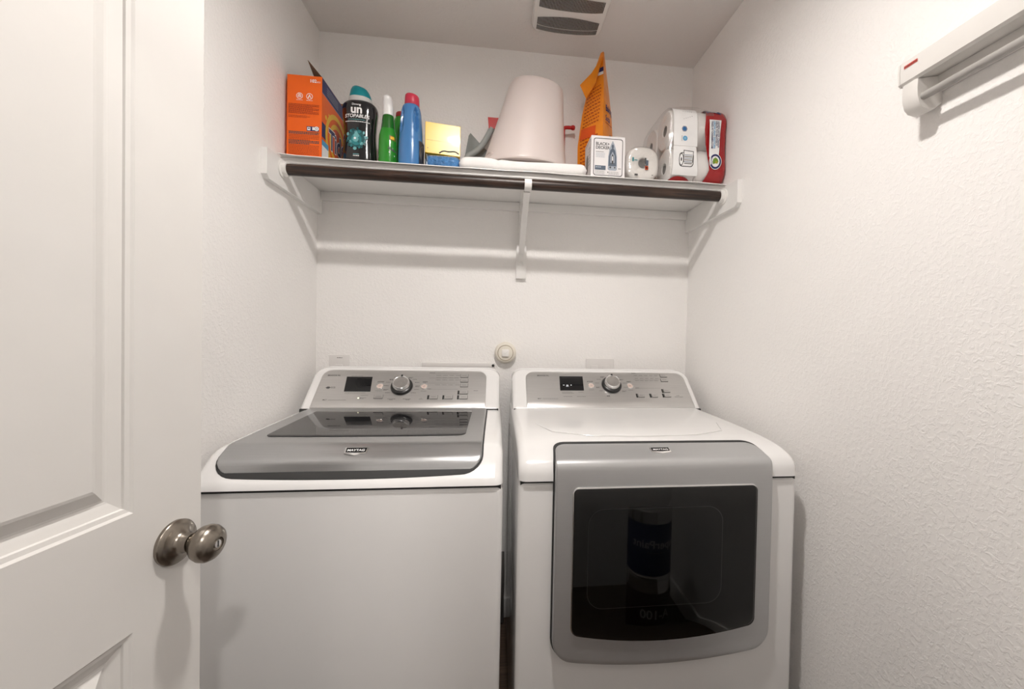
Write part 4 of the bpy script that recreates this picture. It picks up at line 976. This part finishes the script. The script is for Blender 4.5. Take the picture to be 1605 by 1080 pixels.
# --- white folded towel and pail
M_TOWEL = mat('white_towel', (0.80, 0.785, 0.775), 0.8, bump=0.25, bscale=140, var=0.01)
b = MB(); loops = []
tx0, tx1 = 0.590, 1.054
for i in range(41):
    u = i / 40; x = tx0 + (tx1 - tx0) * u
    e = min(1.0, (min(u, 1 - u) / 0.05)) ; k = math.sqrt(max(0.0, 1 - (1 - e) ** 2)) * 0.75 + 0.25
    hz = 0.052 + 0.003 * math.sin(u * 9); crease = 0.010 * math.exp(-((u - 0.29) / 0.012) ** 2)
    yb_ = -0.060
    L = []
    for j in range(32):
        a = 2 * PI * j / 32; c, s = math.cos(a), math.sin(a)
        y = -0.183 + 0.108 * math.copysign(abs(c) ** 0.55, c) * (0.8 + 0.2 * k); z = SH + hz / 2 + (hz / 2) * math.copysign(abs(s) ** 0.6, s) * k
        if c < -0.3: y += crease * (-c); z -= crease * 0.5 * (s > 0.3)
        L.append(Vector((x, y + 0.002 * math.sin(u * 14 + a), max(z, SH))))
    loops.append(L)
b.loft(loops, M_TOWEL)
tag(b.build('folded_towel', M_TOWEL, None, (0.82, -0.17, SH), ang=70), 'thick white folded towel lying along the shelf front under the pail', 'towel')
M_PAIL = mat('pinkish_white_plastic', (0.62, 0.545, 0.52), 0.32, var=0.01, sss=0.15)
t = thing('pail', 'large pinkish white tapered pail standing upside down on the towel', 'pail', (0.83, -0.17, SH + 0.055))
zb = SH + 0.0565; pr_ = [(0.0, 0.1620), (0.005, 0.1655), (0.02, 0.1610), (0.05, 0.1530), (0.15, 0.1330), (0.25, 0.1150), (0.300, 0.1070), (0.318, 0.1025), (0.326, 0.0950), (0.328, 0.080)]
pr_ = chaikin(pr_, 1)
b = MB(); b.loft([ring(0.829 + 0.135 * z, -0.170, a, a * 0.68, zb + z, n=56, p=2.05, tilt=-0.10 * z / 0.33) for z, a in pr_], M_PAIL); b.build('pail_body', M_PAIL, t, ang=50)
b = MB(); fpl = frame((0.694, -0.222, zb + 0.022), (0.55, -0.83, 0), (0, 0, 1))
b.loft([[fpl(0.022 * math.cos(2 * PI * k / 20) * q, 0.011 * math.sin(2 * PI * k / 20) * q + 0.004 * math.cos(2 * PI * k / 20), n) for k in range(20)] for q, n in ((1.1, -0.012), (1.1, 0.003), (0.8, 0.005), (0.7, 0.001))], M_PAIL, True, True); b.build('pour_lug', M_PAIL, t)
# --- red hook rack
b = MB(); b.tube(chaikin([(1.004, -0.045, SH + 0.002), (1.000, -0.045, SH + 0.10), (1.000, -0.045, SH + 0.20), (0.999, -0.045, SH + 0.289), (1.004, -0.045, SH + 0.297), (1.040, -0.045, SH + 0.298)], 2), 0.0072, 12, M_RED)
b.lathe([(0.0, -0.010), (0.0085, -0.007), (0.0105, 0.0), (0.0085, 0.007), (0.0, 0.010)], (1.040, -0.045, SH + 0.298), (1, 0, 0), 16, M_RED)
tag(b.build('red_hook', M_RED, None, (1.0, -0.045, SH), ang=60), 'slim red upright rod with hooked top right of the white pail', 'hook')

# --- orange bag
M_OBAG = mat('orange_bag_film', (0.85, 0.27, 0.015), 0.28, coat=0.3, bump=0.5, bscale=14, bdist=0.012, var=0.08)
lv = [  # z, L, F, R, B corner (x, y)
    (0.000, (1.062, -0.080), (1.130, -0.150), (1.198, -0.090), (1.130, -0.030)),
    (0.060, (1.056, -0.085), (1.138, -0.160), (1.204, -0.092), (1.126, -0.024)),
    (0.200, (1.054, -0.085), (1.140, -0.160), (1.202, -0.094), (1.126, -0.024)),
    (0.330, (1.070, -0.085), (1.142, -0.155), (1.192, -0.096), (1.126, -0.034)),
    (0.430, (1.090, -0.090), (1.144, -0.146), (1.177, -0.100), (1.132, -0.056)),
    (0.520, (1.118, -0.095), (1.146, -0.126), (1.162, -0.104), (1.138, -0.080)),
    (0.585, (1.140, -0.100), (1.1480, -0.110), (1.1535, -0.1035), (1.1460, -0.096)),
]
def bag_pt(i_side, u, v):
    k = 0
    while k < len(lv) - 2 and lv[k + 1][0] < v: k += 1
    A, B = lv[k], lv[k + 1]; q = (v - A[0]) / (B[0] - A[0])
    def P(L): a, c = L[1 + i_side], L[1 + (i_side + 1) % 4]; return (a[0] + (c[0] - a[0]) * u, a[1] + (c[1] - a[1]) * u)
    p0, p1 = P(A), P(B); return Vector((p0[0] + (p1[0] - p0[0]) * q, p0[1] + (p1[1] - p0[1]) * q, SH + v))
NB = 8
rows = []
for i in range(31):
    v = 0.585 * i / 30; L = []
    for side in range(4):
        for k in range(NB):
            u = k / NB; p = bag_pt(side, u, v)
            c = Vector((1.13, -0.09, p.z)); bul = 0.010 * math.sin(PI * u) * math.sin(PI * min(1, v / 0.5)) * (0.6 + 0.4 * math.sin(9 * v * 4 + side * 2))
            d = (p - c); d.z = 0
            if d.length > 1e-5: p = p + d.normalized() * bul * 0.6
            L.append(p)
    rows.append(L)
t = thing('orange_bag', 'tall orange baking soda bag with pinched pointed top, behind the iron box', 'bag', (1.13, -0.09, SH))
b = MB(); b.loft(rows, M_OBAG); b.build('bag_body', M_OBAG, t, ang=35)
def bag_f(side):
    def f(u, v, n=0.0):
        p = bag_pt(side, u, v); c = Vector((1.13, -0.09, p.z)); bul = 0.010 * math.sin(PI * min(max(u, 0), 1)) * math.sin(PI * min(1, max(v, 0) / 0.5)) * (0.6 + 0.4 * math.sin(9 * v * 4 + side * 2))
        d = p - c; d.z = 0
        return p + d.normalized() * (bul * 0.6 + n)
    return f
M_BAGTXT = mat('red_brown_print', (0.42, 0.05, 0.006), 0.45); M_ORED = mat('orange_red_print', (0.70, 0.09, 0.01), 0.4)
b = MB(); f = bag_f(0)
for k in range(22):
    v = 0.11 + 0.0145 * k
    if 8 <= k <= 10: continue
    x = 0.14
    while x < 0.80:
        q = random.uniform(0.05, 0.12)
        b.patch(f, x, min(x + q, 0.84), v + 0.02 * x, v + 0.02 * x + 0.0048, M_BAGTXT, 0.0025); x += q + 0.025
b.patch(f, 0.10, 0.70, 0.222, 0.268, M_ORED, 0.0028, 4, 2)
b.patch(f, 0.2, 0.95, 0.478, 0.492, M_WHITEINK, 0.003, 4, 1); b.patch(f, 0.2, 0.95, 0.492, 0.512, M_NAVY, 0.003, 4, 1)
b.build('back_print', M_BAGTXT, t, flip=False)
b = MB(); f = bag_f(1)
f3 = lambda u, v, n=0.0: f(u / 0.095, v, n)
b.text('Baking', f3, 0.018, 0.325, 0.036, M_NAVY, 0.003, bold=0.03, sx=0.62); b.text('Soda', f3, 0.018, 0.287, 0.032, M_NAVY, 0.003, bold=0.02, sx=0.62)
b.poly(f3, [(0.035, 0.16), (0.055, 0.24), (0.075, 0.24), (0.070, 0.20), (0.080, 0.16)], M_NAVY, 0.004); b.patch(f3, 0.018, 0.080, 0.277, 0.280, M_BAGTXT, 0.003, 3, 1)
b.build('front_print', M_NAVY, t, flip=False, label='blue lettering Baking Soda')
b = MB(); P = [Vector((1.052, -0.118, SH + 0.435)), Vector((1.078, -0.116, SH + 0.385)), Vector((1.112, -0.135, SH + 0.44)), Vector((1.140, -0.122, SH + 0.555)), Vector((1.100, -0.116, SH + 0.490))]
b.loft([P, [p + Vector((0.004, 0.007, 0)) for p in P]], M_OBAG); b.build('folded_corner', M_OBAG, t, ang=20)

# --- iron box
M_WCARD = mat('white_card', (0.78, 0.76, 0.765), 0.4, var=0.01)
ix0, ix1, iy0, iy1, iz1 = 1.0690, 1.1985, -0.276, -0.168, SH + 0.160
t = thing('iron_box', 'white steam iron carton with black outlined front, in front of the orange bag', 'box', (1.134, -0.22, SH))
b = MB(); b.box(ix0, ix1, iy0, iy1, SH, iz1, M_WCARD, 0.001, 1); b.build('carton', M_WCARD, t, ang=20)
b = MB(); f = frame((ix0, iy0 - 0.0003, SH), (1, 0, 0), (0, 0, 1))
cw, ch = ix1 - ix0, 0.160
o1 = rrect(cw - 0.018, ch - 0.022, 0.009, 5, cw / 2, ch / 2 + 0.002); o2 = rrect(cw - 0.023, ch - 0.027, 0.0075, 5, cw / 2, ch / 2 + 0.002)
b.grid([[f(x, z, 0.0002) for x, z in o] for o in (o1, o2)], M_INK, closed=True)
b.text('BLACK+', f, 0.017, 0.125, 0.0155, M_INK, 0.0003, bold=0.022, sx=0.92); b.text('DECKER', f, 0.017, 0.111, 0.0155, M_INK, 0.0003, bold=0.022, sx=0.92)
ticks(b, f, 0.018, 0.0995, 0.030, M_INKL, 0.0022)
for k in range(4): ticks(b, f, 0.018, 0.094 - 0.0045 * k, 0.034, M_SLATEL, 0.0016)
b.patch(f, 0.015, 0.056, 0.034, 0.050, M_SLATE, 0.0003); ticks(b, f, 0.018, 0.042, 0.022, M_SLATEL, 0.004)
for k in range(3): ticks(b, f, 0.016, 0.0285 - 0.0045 * k, 0.036, M_INKL, 0.0015)
b.patch(f, 0.0635, 0.0665, 0.024, 0.029, M_INK, 0.0003)
for k in range(3): ticks(b, f, 0.068, 0.0275 - 0.0045 * k, 0.038, M_INKL, 0.0014)
iron = [(0.064, 0.038), (0.065, 0.085), (0.069, 0.112), (0.075, 0.130), (0.0815, 0.144), (0.088, 0.130), (0.094, 0.112), (0.098, 0.085), (0.099, 0.038), (0.094, 0.034), (0.069, 0.034)]
b.poly(f, iron, M_SLATEL, 0.0003)
b.poly(f, [(0.0665, 0.050), (0.0675, 0.085), (0.0725, 0.108), (0.0815, 0.118), (0.0905, 0.108), (0.0955, 0.085), (0.0965, 0.050)], M_SLATE, 0.0005)
b.poly(f, [(0.0735, 0.062), (0.0735, 0.088), (0.0815, 0.104), (0.0895, 0.088), (0.0895, 0.062)], M_SLATEL, 0.0007); b.poly(f, [(0.0785, 0.058), (0.0775, 0.086), (0.0815, 0.096), (0.0855, 0.086), (0.0845, 0.058)], M_INK, 0.0009)
b.poly(f, [(0.0798, 0.070), (0.0798, 0.086), (0.0832, 0.086), (0.0832, 0.070)], M_WHITEINK, 0.0011); b.disc(f, 0.0735, 0.045, 0.0035, M_INK, 0.0007, 12); b.disc(f, 0.0905, 0.045, 0.003, M_INK, 0.0007, 12); b.disc(f, 0.0815, 0.122, 0.004, M_SLATE, 0.0006, 12, ry=0.008)
ticks(b, f, 0.104, 0.040, 0.010, M_INKL, 0.003)
b.build('front_print', M_INK, t, flip=False, label='black print of an iron and the words BLACK+DECKER')
b = MB(); f = frame((ix0 - 0.0003, iy1, SH), (0, -1, 0), (0, 0, 1))
o1 = rrect(0.098, 0.138, 0.009, 5, 0.054, 0.082); o2 = rrect(0.094, 0.134, 0.0075, 5, 0.054, 0.082)
b.grid([[f(x, z, 0.0002) for x, z in o] for o in (o1, o2)], M_INK, closed=True); b.disc(f, 0.045, 0.075, 0.018, M_INKL, 0.0003, 20, ry=0.035)
for k in range(6): ticks(b, f, 0.068, 0.12 - 0.012 * k, 0.026, M_INKL, 0.003)
b.build('side_print', M_INK, t, flip=False)

# --- single wrapped roll
M_PAPER = mat('white_paper', (0.80, 0.775, 0.74), 0.85, bump=0.25, bscale=90, var=0.02)
M_CORE = mat('cardboard_core', (0.20, 0.19, 0.18), 0.8)
cx, cz = 1.2705, SH + 0.0715
def sq(cx, cz, a, y, p=2.7, n=40, wob=0.0):
    out = []
    for k in range(n):
        th = 2 * PI * k / n; c, s = math.cos(th), math.sin(th)
        q = 1 + wob * math.sin(3 * th + y * 60)
        out.append(Vector((cx + a * q * math.copysign(abs(c) ** (2 / p), c), y, cz + a * q * math.copysign(abs(s) ** (2 / p), s))))
    return out
t = thing('paper_roll', 'single film wrapped paper roll facing forward beside the iron box', 'paper roll', (cx, -0.2, SH))
b = MB(); b.loft([sq(cx, cz, 0.019, -0.230, 2), sq(cx, cz, 0.019, -0.270, 2), sq(cx, cz, 0.0225, -0.2725, 2.1), sq(cx, cz, 0.052, -0.2720, 2.5), sq(cx, cz, 0.0600, -0.267, 2.7), sq(cx, cz, 0.0630, -0.255, 2.7), sq(cx, cz, 0.0630, -0.160, 2.7), sq(cx, cz, 0.055, -0.150, 2.7)], M_PAPER); b.build('paper', M_PAPER, t, ang=60)
b = MB(); b.lathe([(0.0, 0.0), (0.0185, 0.0), (0.0185, 0.034), (0.0165, 0.034), (0.0165, 0.005), (0.0, 0.005)], (cx, -0.236, cz), (0, -1, 0), 28, M_CORE); b.build('core', M_CORE, t)
b = MB(); b.loft([sq(cx, cz, 0.012, -0.2765, 2.2, 60, 0.08), sq(cx, cz, 0.035, -0.2750, 2.4, 60, 0.04), sq(cx, cz, 0.054, -0.2750, 2.6, 60, 0.015), sq(cx, cz, 0.0630, -0.269, 2.7, 60, 0.008), sq(cx, cz, 0.0645, -0.254, 2.7, 60), sq(cx, cz, 0.0645, -0.158, 2.7, 60)], M_FILM, True, False)
for v in b.bm.verts: v.co.z = max(v.co.z, SH + 0.0004)
b.build('film_wrap', M_FILM, t, ang=70)
b = MB(); f = frame((cx, -0.2772, cz), (1, 0, 0), (0, 0, 1))
for u, v, w_, h_, m_ in ((-0.044, 0.003, 0.006, 0.014, M_TEALP), (-0.036, 0.006, 0.012, 0.003, M_TEALP), (0.004, -0.004, 0.006, 0.022, M_INK), (0.010, -0.010, 0.008, 0.020, M_SLATE), (0.011, 0.008, 0.007, 0.006, M_WHITEINK), (0.006, -0.026, 0.012, 0.014, M_BAGTXT), (0.008, -0.022, 0.006, 0.006, M_WHITEINK), (-0.034, -0.050, 0.012, 0.007, M_INK), (0.032, -0.046, 0.006, 0.002, M_INK)):
    b.patch(f, u, u + w_, v, v + h_, m_, 0.0)
b.build('film_print', M_INK, t, flip=False)

# --- toilet paper pack
PX0, PX1 = 1.362, 1.584
t = thing('toilet_paper_pack', 'clear wrapped pack of toilet paper rolls with red printed end, rightmost on the shelf', 'paper pack', (1.47, -0.17, SH))
RR = 0.0720
PCY, PCZ, PHY, PHZ = -0.154, SH + 0.1472, 0.1480, 0.1470
M_PAPERW = mat('bright_paper', (0.84, 0.82, 0.80), 0.85, bump=0.2, bscale=80, var=0.01)
for yv in (-0.2270, -0.0815):
    for zv in (SH + 0.0735, SH + 0.2190):
        for xa, xb in ((PX0 + 0.008, 1.468), (1.470, PX1 - 0.004)):
            b = MB(); b.lathe([(0.019, 0.004), (0.022, 0.0), (RR * 0.93, 0.0), (RR * 0.99, 0.004), (RR, 0.010), (RR, xb - xa - 0.010), (RR * 0.98, xb - xa - 0.003), (RR * 0.93, xb - xa), (0.022, xb - xa), (0.019, xb - xa - 0.004)], (xa, yv, zv), (1, 0, 0), 36, M_PAPERW, cap=False)
            b.lathe([(0.0195, 0.003), (0.0185, 0.003), (0.0185, xb - xa - 0.003), (0.0195, xb - xa - 0.003)], (xa, yv, zv), (1, 0, 0), 24, M_CORE, cap=False)
            b.build('toilet_roll', M_PAPERW, t)
def hull(x, k=1.0, wob=0.0, n=72, top=0.0, pin=1.0):
    out = []; cy_, cz_ = PCY, PCZ; hy, hz = PHY * k, PHZ * k
    for j in range(n):
        th = 2 * PI * j / n; c, s = math.cos(th), math.sin(th); p = 5.0
        q = 1 + wob * (math.sin(5 * th + 40 * x) + 0.7 * math.sin(11 * th + 25 * x))
        # dip between the two stacked rolls
        dip = 1 - 0.045 * math.exp(-(s / 0.16) ** 2)
        y = cy_ + hy * dip * q * pin * math.copysign(abs(c) ** (2 / p), c); z = cz_ + hz * q * pin * math.copysign(abs(s) ** (2 / p), s)
        if s > 0.5: z += top * (0.5 + 0.5 * math.sin(7 * c + 30 * x))
        out.append(Vector((x, max(min(y, -0.003), -0.3035), max(z, SH + 0.0003))))
    return out
M_FILM2 = film_mat('pack_film', (0.97, 0.97, 0.97), 0.84)
b = MB(); b.loft([hull(PX0 - 0.016, 0.45, 0.03), hull(PX0 - 0.012, 0.75, 0.012), hull(PX0 - 0.003, 0.97, 0.004), hull(PX0 + 0.012, 1.0, 0.001, top=0.008), hull(1.42, 1.003, 0.001, top=0.012), hull(1.47, 1.003, 0.001, top=0.014), hull(1.51, 1.003, 0, top=0.010), hull(1.535, 1.003, 0, top=0.006)], M_FILM2, True, False); b.build('film_wrap', M_FILM2, t, ang=80)
M_REDF = mat('red_film', (0.36, 0.012, 0.014), 0.25, coat=0.4, bump=0.6, bscale=22, bdist=0.01, var=0.1)
red_edge = lambda z: 1.508 + 0.010 * math.sin((z - SH) * 18 + 1.0)
b = MB(); A = hull(1.52, 1.006); rows = []
cut = [Vector((red_edge(p.z) - 0.02 * max(0, (SH + 0.05 - p.z) / 0.05), p.y, p.z)) for p in A]
rows = [cut, hull(1.545, 1.008), hull(1.572, 1.006, 0.001), hull(1.583, 0.985, 0.003), hull(1.587, 0.92, 0.006), hull(1.5878, 0.5, 0.006)]
b.loft(rows, M_REDF, False, True); red = b.build('red_end', M_REDF, t, ang=60, label='crumpled red end of the wrapper')
def pf(u, v, n=0.0):
    sv = max(-0.999, min(0.999, (SH + v - PCZ) / PHZ)); dip = 1.0
    return Vector((u, PCY - PHY * 1.004 * dip * (1 - abs(sv) ** 5) ** 0.2 - 0.0012 - n, SH + v))
b = MB()
b.grid([[pf(1.366 + 0.146 * i / 16, 0.0015 + (0.006 + 0.019 * math.exp(-((i - 4.5) / 4.0) ** 2) + 0.002 * math.sin(i)) * j / 4, 0.0004) for i in range(17)] for j in range(5)], M_REDF)
b.build('red_band', M_REDF, t, flip=False)
b = MB()
f = lambda u, v, n=0.0: pf(u, v, n + 0.0006)
b.grid([[f(1.374 + 0.092 * i / 6, 0.132 + 0.158 * j / 16, 0) for i in range(7)] for j in range(17)], M_WHITEINK)
b.grid([[f(1.374 + (0.100 - 0.012 * j / 8) * i / 6, 0.028 + 0.103 * j / 8, 0) for i in range(7)] for j in range(9)], M_WHITEINK)
for k in range(5): 
    for j in range(1): b.patch(f, 1.412 + 0.008 * k, 1.4145 + 0.008 * k, 0.232 + 0.003 * k, 0.266, M_INKL, 0.0003)
b.disc(f, 1.415, 0.195, 0.0115, M_WHITEINK, 0.0008, 20); b.disc(f, 1.415, 0.195, 0.0112, M_NAVY, 0.0010, 6, r_in=0.0092); b.disc(f, 1.415, 0.195, 0.0078, mat('blue_print', (0.03, 0.13, 0.32), 0.4), 0.0010, 20)
b.disc(f, 1.418, 0.160, 0.009, M_CYAN, 0.0010, 20); b.disc(f, 1.418, 0.160, 0.0055, mat('pale_sky_print', (0.25, 0.5, 0.7), 0.4), 0.0013, 16)
b.patch(f, 1.405, 1.4065, 0.150, 0.170, M_INKL, 0.0003)
# roll pictogram made of thick dark lines and a striped sheet
b.grid([[f(x, z, 0.0004) for x, z in rrect(k_[0], k_[1], k_[2], 5, 1.4255, 0.082)] for k_ in ((0.056, 0.052, 0.012), (0.050, 0.046, 0.010))], M_INK, closed=True)
b.disc(f, 1.4055, 0.082, 0.0095, M_INK, 0.0006, 20, ry=0.023); b.disc(f, 1.4055, 0.082, 0.0068, M_WHITEINK, 0.0008, 20, ry=0.0195); b.disc(f, 1.4055, 0.082, 0.0026, M_INK, 0.0010, 12, ry=0.007)
b.poly(f, [(1.4135, 0.072), (1.4135, 0.117), (1.453, 0.114), (1.450, 0.072)], M_INK, 0.0006); b.poly(f, [(1.416, 0.074), (1.416, 0.114), (1.4505, 0.1115), (1.448, 0.074)], M_WHITEINK, 0.0008)
for k in range(6): b.patch(f, 1.417, 1.4475, 0.066 + 0.0062 * k, 0.0695 + 0.0062 * k, M_SLATEL if k % 2 else M_INKL, 0.0010)
b.build('white_label', M_WHITEINK, t, flip=False, label='white printed label with a roll pictogram')
b = MB()
f = lambda u, v, n=0.0: pf(u, v, n + 0.0022)
b.grid([[f(1.513 + (0.047 - 0.006 * math.sin(PI * j / 10) - 0.010 * (1 - j / 10) ** 4) * i / 4, 0.098 + 0.140 * j / 10, 0) for i in range(5)] for j in range(11)], M_WHITEINK)
for k, (s_, m_) in enumerate((('LEARN HOW Charmin', M_NAVY), ('HELPS TO PROTECT,', M_NAVY), ('GROW AND RESTORE', M_CYAN), ('TREES AT CHARMIN.COM', M_NAVY))):
    b.text(s_, f, 1.5455 - 0.0085 * k, 0.233, 0.0098, m_, 0.0010, 'LEFT', 0.02, 0, [1.05, 1.05, 1.05, 0.92][k], -PI / 2)
b.disc(f, 1.5385, 0.082, 0.0245, M_WHITEINK, 0.0003, 32, ry=0.029); b.disc(f, 1.5385, 0.082, 0.0225, M_NAVY, 0.0005, 32, ry=0.027, r_in=0.0165)
b.disc(f, 1.5385, 0.082, 0.0165, M_WHITEINK, 0.0005, 32, ry=0.0198)
M_LEAF = mat('leaf_print', (0.16, 0.30, 0.03), 0.4)
b.poly(f, [(1.5385 + x * 1.1, 0.082 + y * 1.15) for x, y in ((0, 0.013), (0.008, 0.008), (0.011, 0.0), (0.007, -0.007), (0.0, -0.006), (-0.007, -0.009), (-0.010, -0.002), (-0.008, 0.007))], M_LEAF, 0.0008); b.disc(f, 1.542, 0.079, 0.005, mat('lime_print', (0.40, 0.36, 0.03), 0.4), 0.0010, 14)
b.poly(f, [(1.514, 0.098), (1.520, 0.103), (1.526, 0.074), (1.519, 0.068)], M_WHITEINK, 0.0012); b.text('Charmin', f, 1.5185, 0.0965, 0.0095, M_NAVY, 0.0014, 'LEFT', 0.01, 0.2, 0.8, -PI / 2 + 0.15)
b.build('red_end_label', M_WHITEINK, red, flip=False, label='white tag with navy lettering and round leaf emblem')
f = lambda u, v, n=0.0: pf(u, v, n + 0.0020)
b = MB(); b.grid([[f(1.500 + 0.012 * (i < 1) + 0.062 * i / 10, 0.262 + 0.010 * math.sin(PI * i / 10) + (0.026 - 0.006 * math.sin(PI * i / 10)) * j / 10, 0) for i in range(11)] for j in range(11)], M_NAVY)
b.text('Charmin', f, 1.512, 0.274, 0.013, M_WHITEINK, 0.0006, 'LEFT', 0.02, 0.2, 0.8, -0.10)
b.build('brand_patch', M_NAVY, red, flip=False, label='navy patch with white script')

# ------------------------------------------------------------------ paint cans standing behind the viewpoint (seen mirrored in the dryer window)
def can(z, label, body, words, size):
    cx, cy, R, hh = 1.372, -1.462, 0.088, 0.278
    t = thing('paint_can', label, 'paint can', (cx, cy, z), 'stacked paint cans')
    b = MB(); b.lathe([(0.0, 0.0), (R, 0.0), (R, 0.006), (R - 0.002, 0.008), (R - 0.002, hh - 0.012), (R, hh - 0.010), (R, hh - 0.003), (R - 0.006, hh), (R - 0.012, hh - 0.005), (0.0, hh - 0.005)], (cx, cy, z), (0, 0, 1), 40, M_CHROME); b.build('tin', M_CHROME, t)
    b = MB(); b.lathe([(R - 0.0012, 0.014), (R - 0.0012, hh - 0.055)], (cx, cy, z), (0, 0, 1), 40, body, cap=False); b.build('paper_label', body, t)
    # text faces the dryer (+y)
    cf_ = lambda u, v, n=0.0: Vector((cx - (R + n) * math.sin(u / R), cy + (R + n) * math.cos(u / R), z + v))
    b = MB(); b.text(words, cf_, 0, hh * 0.45, size, M_WHITEINK, 0.0004, 'CENTER', 0.015); ticks(b, cf_, -0.04, hh * 0.38, 0.08, M_INKL, 0.004); b.build('label_lettering', M_WHITEINK, t, flip=False)
can(0.001, 'dark red paint can on the floor, lower one reflected in the dryer window', mat('maroon_can_label', (0.05, 0.012, 0.015), 0.4), 'A-100', 0.05)
can(0.2805, 'navy blue paint can stacked on top, upper one reflected in the dryer window', mat('navy_can_label', (0.02, 0.03, 0.12), 0.4), 'SuperPaint', 0.046)

for o in bpy.data.objects:
    if o.name.split('.')[0] in ('printed_markings', 'back_print', 'side_print', 'film_print'): o['kind'] = 'stuff'   # print too fine to pick apart
    if '_o' in o.keys(): del o['_o']
